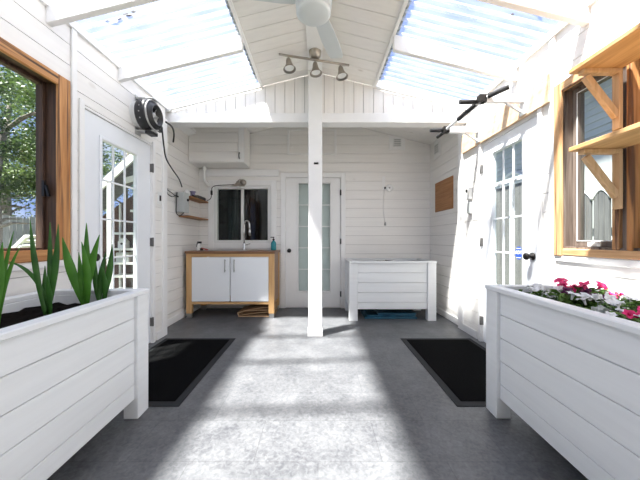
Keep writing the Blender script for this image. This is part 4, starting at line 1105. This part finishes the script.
def tree(label, x, y, h, lean, crown_r, crown_z, nleaf, leaf_m, tr=.13, seed=0, sx=1.0, lf=1.0):
    rr = random.Random(seed)
    t = thing('leafy_tree', label, 'tree', (x, y, -.3), 'trees outside the left wall')
    mb = MB()
    top = Vector((x + lean[0], y + lean[1], h * .75)); b = Vector((x, y, -.3))
    mb.tube(smooth_path([b, b.lerp(top, .35) + Vector((.05, .03, 0)), b.lerp(top, .7) - Vector((.04, .02, 0)), top], 4), [tr * (1 - .7 * i / 12) for i in range(13)], 10)
    for k in range(14):
        s = b.lerp(top, rr.uniform(.35, .95)); a = rr.uniform(0, 6.28); l = rr.uniform(.6, 1.3) * crown_r * .7
        e = s + Vector((math.cos(a) * l, math.sin(a) * l, rr.uniform(.2, .9) * l * .6))
        mb.tube([s, s.lerp(e, .5) + Vector((0, 0, .06)), e], [tr * .28, tr * .18, tr * .06], 6)
    build('trunk', mb, M['bark'], t, fix=False)
    mb = MB(); cl = []
    for k in range(34):
        a = rr.uniform(0, 6.28); r = crown_r * math.sqrt(rr.random()); zc = crown_z + rr.uniform(-1, 1) * (h - crown_z) * .95
        cl.append((x + lean[0] * .6 + r * math.cos(a) * sx, y + lean[1] * .6 + r * math.sin(a), zc, rr.uniform(.3, .65) * crown_r * .6))
    for k in range(nleaf):
        cx, cy, cz, cr = cl[k % len(cl)]
        p = Vector((cx + rr.gauss(0, cr * .55), cy + rr.gauss(0, cr * .55), cz + rr.gauss(0, cr * .45)))
        d = Vector((rr.uniform(-1, 1), rr.uniform(-1, 1), rr.uniform(-.8, .5))).normalized(); l = rr.uniform(.03, .062) * lf
        s = d.cross(Vector((rr.uniform(-1, 1), rr.uniform(-1, 1), 1))).normalized() * l * .55
        mb.add([p - d * l, p - s, p + d * l, p + s], [(0, 1, 2, 3)])
    build('foliage', mb, leaf_m, t, fix=False)
tree('tree with a thick grey trunk at the left edge of the left window', -5.6, 4.65, 4.2, (.2, .25, 0), .95, 3.0, 15000, M['tree_leaf'], .13, 11, lf=.6)
tree('tree with a slim leaning trunk in the middle of the left window', -6.55, 6.45, 5.0, (.5, .4, 0), .9, 3.6, 11000, M['tree_leaf2'], .085, 12, lf=.75)
tree('tall dark tree behind the fence to the left', -10.7, 9.5, 7.6, (.2, .1, 0), 2.1, 3.4, 17000, M['tree_leaf2'], .18, 13)
tree('bushy tree seen through the top of the left door', -9.2, 13.4, 7.0, (.1, .1, 0), 1.7, 3.8, 13000, M['tree_leaf2'], .16, 14)
tree('dense tree filling the background beyond the fence', -14.6, 14.6, 9.8, (.1, .2, 0), 2.6, 4.4, 17000, M['tree_leaf'], .2, 15, lf=1.5)

def board_fence(label, a, b, z0, z1, bw, m, seed):
    rr = random.Random(seed); a, b = Vector(a), Vector(b); L = (b - a).length; d = (b - a).normalized()
    f = thing('board_fence', label, 'fence', ((a.x + b.x) / 2, (a.y + b.y) / 2, z0))
    mb = MB(); k = 0
    while (k + 1) * bw < L:
        p = a + d * (k + .5) * bw; h = z1 + rr.uniform(-.03, .03)
        mb.bar((p.x, p.y, z0), (p.x, p.y, h), bw - .012, .022, (-d.y, d.x, 0)); k += 1
    build('boards', mb, m, f)
    nv = Vector((-d.y, d.x, 0)) * .05
    for zr in (z0 + .3, z1 - .3): build('rail', MB().bar(Vector((a.x, a.y, zr)) + nv, Vector((b.x, b.y, zr)) + nv, .04, .09), m, f)
board_fence('grey upright board fence seen through the left window', (-7.6, 3.4, 0), (-7.2, 9.2, 0), -.3, 1.62, .145, M['fence'], 3)

# deck chair / slanted white frame near the left window
wl_ = thing('garden_lounger', 'white slatted garden lounger outside the left window', 'lounger', (-4.55, 4.0, -.3))
build('frame', MB().bar((-4.50, 3.75, .50), (-3.87, 3.75, 1.10), .05, .05).bar((-4.50, 4.25, .50), (-3.87, 4.25, 1.10), .05, .05).bar((-5.35, 3.75, .50), (-4.50, 3.75, .50), .05, .05).bar((-5.35, 4.25, .50), (-4.50, 4.25, .50), .05, .05), M['white_plastic'], wl_, bevel=.008)
mb = MB()
for k in range(9):
    t = (k + .5) / 9; mb.bar((-4.50 + .63 * t, 3.75, .53 + .6 * t), (-4.50 + .63 * t, 4.25, .53 + .6 * t), .05, .015, (-.6, 0, .63))
for k in range(10):
    t = (k + .5) / 10; mb.bar((-5.35 + .85 * t, 3.75, .53), (-5.35 + .85 * t, 4.25, .53), .06, .015)
build('slats', mb, M['white_plastic'], wl_)
for (x, y) in ((-5.30, 3.75), (-5.30, 4.25), (-4.55, 3.75), (-4.55, 4.25), (-3.95, 3.75), (-3.95, 4.25)):
    build('leg', MB().box(x - .025, x + .025, y - .02, y + .02, -.3, .47 if x < -4.2 else .98), M['white_plastic'], wl_)

# garden shelter with shelves outside the left door
sh = thing('garden_shelter', 'brown garden shelter with white post and sloped white fascia behind left door', 'shelter', (-3.6, 5.3, -.3))
build('back_wall', MB().prism([(-4.3, -.3), (-2.95, -.3), (-2.95, 2.35), (-3.35, 2.1), (-4.3, 1.45)], 5.5, 5.56, 'y'), M['shed'], sh)
build('post', MB().box(-3.66, -3.58, 4.88, 4.96, -.3, 2.05), M['white_plastic'], sh, bevel=.004)
build('post', MB().box(-3.40, -3.33, 5.46, 5.50, -.3, 2.05), M['shed'], sh, bevel=.004)
build('fascia', MB().bar((-4.25, 4.9, 1.549), (-2.85, 4.9, 2.83), .04, .12), M['white_plastic'], sh, bevel=.004)
build('roof', MB().prism([(-4.25, 1.629), (-2.85, 2.91), (-2.4, 2.91), (-2.4, 2.94), (-2.87, 2.95), (-4.25, 1.679)], 4.93, 5.60, 'y'), M['roof'], sh)  # roof added to keep the sun off the shelf rack
build('roof_rail', MB().bar((-3.5, 5.1, 2.12), (-2.6, 5.1, 2.36), .04, .10), M['white_plastic'], sh, bevel=.004)
rk = thing('shelf_rack', 'open white shelf rack standing in the garden shelter', 'shelf rack', (-3.35, 5.15, -.3))
for (x0_, x1_, z) in ((-3.44, -2.95, 1.585), (-3.80, -2.95, 1.17), (-3.80, -2.95, .88), (-3.80, -2.95, .62), (-3.80, -2.95, .38), (-3.80, -2.95, .12)):
    build('shelf', MB().box(x0_, x1_, 5.16, 5.44, z - .02, z + .02), M['white_plastic'], rk)
for x in (-3.82, -2.97): build('upright', MB().box(x, x + .03, 5.41, 5.45, -.3, 1.75), M['white_plastic'], rk)
tag(build('storage_bin', MB().box(-3.40, -3.20, 5.18, 5.40, .64, .80), M['red'], bevel=.01), 'faded red bin on the rack outside the left door', 'bin')
tag(build('storage_bin', MB().box(-3.72, -3.48, 5.18, 5.40, .64, .82), M['grey_plastic'], bevel=.01), 'grey bin on the rack beside the red one', 'bin')
bhs = thing('bird_house', 'small white bird house on the rack outside the left door', 'bird house', (-3.66, 5.3, .9))
build('body', MB().prism([(-3.72, .90), (-3.58, .90), (-3.58, 1.02), (-3.65, 1.09), (-3.72, 1.02)], 5.24, 5.36, 'y'), M['white_plastic'], bhs)
build('entrance', MB().lathe([(.001, .004), (.022, .004), (.022, 0)], (-3.65, 5.24, .98), (0, -1, 0), 14), M['dark'], bhs)

# neighbour's scalloped fence and house, right
ft = thing('scalloped_fence', 'grey board fence with white scalloped cap outside the right window', 'fence', (4.1, 4.5, -.3))
bays = [(2.6 + .27 * k, 2.6 + .27 * (k + 1)) for k in range(9)]
mb = MB(); cap = MB(); fin = MB()
for a, b in bays:
    pts = [(a + .012, -.3), (b - .012, -.3)]; arc = []
    for k in range(13):
        t = k / 12; arc.append((b - .012 + (a - b + .024) * t, 1.66 + .11 * math.sin(math.pi * t)))
    for i in range(3):
        ua, ub = a + .015 + (b - a - .03) * i / 3, a + .015 + (b - a - .03) * (i + 1) / 3 - .008
        f_ = lambda u: 1.66 + .11 * math.sin(math.pi * (u - a) / (b - a))
        mb.prism([(ua, -.3), (ub, -.3), (ub, f_(ub)), ((ua + ub) / 2, f_((ua + ub) / 2)), (ua, f_(ua))], 4.10, 4.125, 'x')
    cap.tube([(4.11, p[0], p[1] + .012) for p in arc], .022, 8)
    fin.lathe([(.001, .085), (.022, .07), (.032, .04), (.022, .01), (.012, 0)], (4.105, a, 1.64), n=12)
build('boards', mb, M['fence_dark'], ft); build('scalloped_cap', cap, M['white_plastic'], ft); build('post_finial', fin, M['white_plastic'], ft)
gt = thing('garden_gate', 'tall grey board gate with pale posts outside the right door', 'gate', (4.05, 6.2, -.3))
mb = MB()
for k in range(22): mb.box(4.04, 4.06, 5.16 + k * .10, 5.16 + k * .10 + .09, -.3, 2.20)
build('boards', mb, M['fence_dark'], gt)
for yy in (5.09, 5.80, 6.38, 7.36): build('post', MB().box(3.99, 4.039, yy, yy + .09, -.3, 2.28), M['pale_post'], gt, bevel=.006)
build('cap_rail', MB().box(3.98, 4.08, 5.09, 7.45, 2.28, 2.33), M['pale_post'], gt, bevel=.006)
hs = thing('neighbour_house', 'pale grey clapboard house beyond the scalloped fence', 'house', (7.5, 7.0, -.3))
mb = MB(); z = -.3
while z < 4.6:
    mb.prism([(5.95, z), (5.98, z + .15), (6.1, z + .15), (6.1, z)], 2.5, 13, 'y'); z += .15
build('siding', mb, M['siding'], hs)
build('gable_wall', MB().box(6.1, 10, 2.5, 13, -.3, 4.6), M['siding'], hs)
build('roof', MB().prism([(5.2, 4.45), (8.0, 6.2), (11, 4.45), (11, 4.6), (8, 6.4), (5.2, 4.6)], 2.2, 13.3, 'y'), M['roof'], hs)
for cy in (5.75, 8.6):  # arched outlines added to stand for arch reflections in the right-hand glass
    pts = [(cy + .55 * math.cos(R(a)), 2.55 + .55 * math.sin(R(a))) for a in range(0, 181, 15)]
    pts = [(cy + .55, 1.3)] + pts + [(cy - .55, 1.3)]
    mb = MB().tube([(5.94, p[0], p[1]) for p in pts], .06, 8)
    mb.tube([(5.94, cy, 1.3), (5.94, cy, 3.1)], .03, 8).tube([(5.94, cy - .55, 2.3), (5.94, cy + .55, 2.3)], .03, 8)
    wv = build('reflected_arch', mb, M['white_plastic'], hs)
    build('pane', MB().prism(pts, 5.90, 5.97, 'x'), M['grey_plastic'], wv)
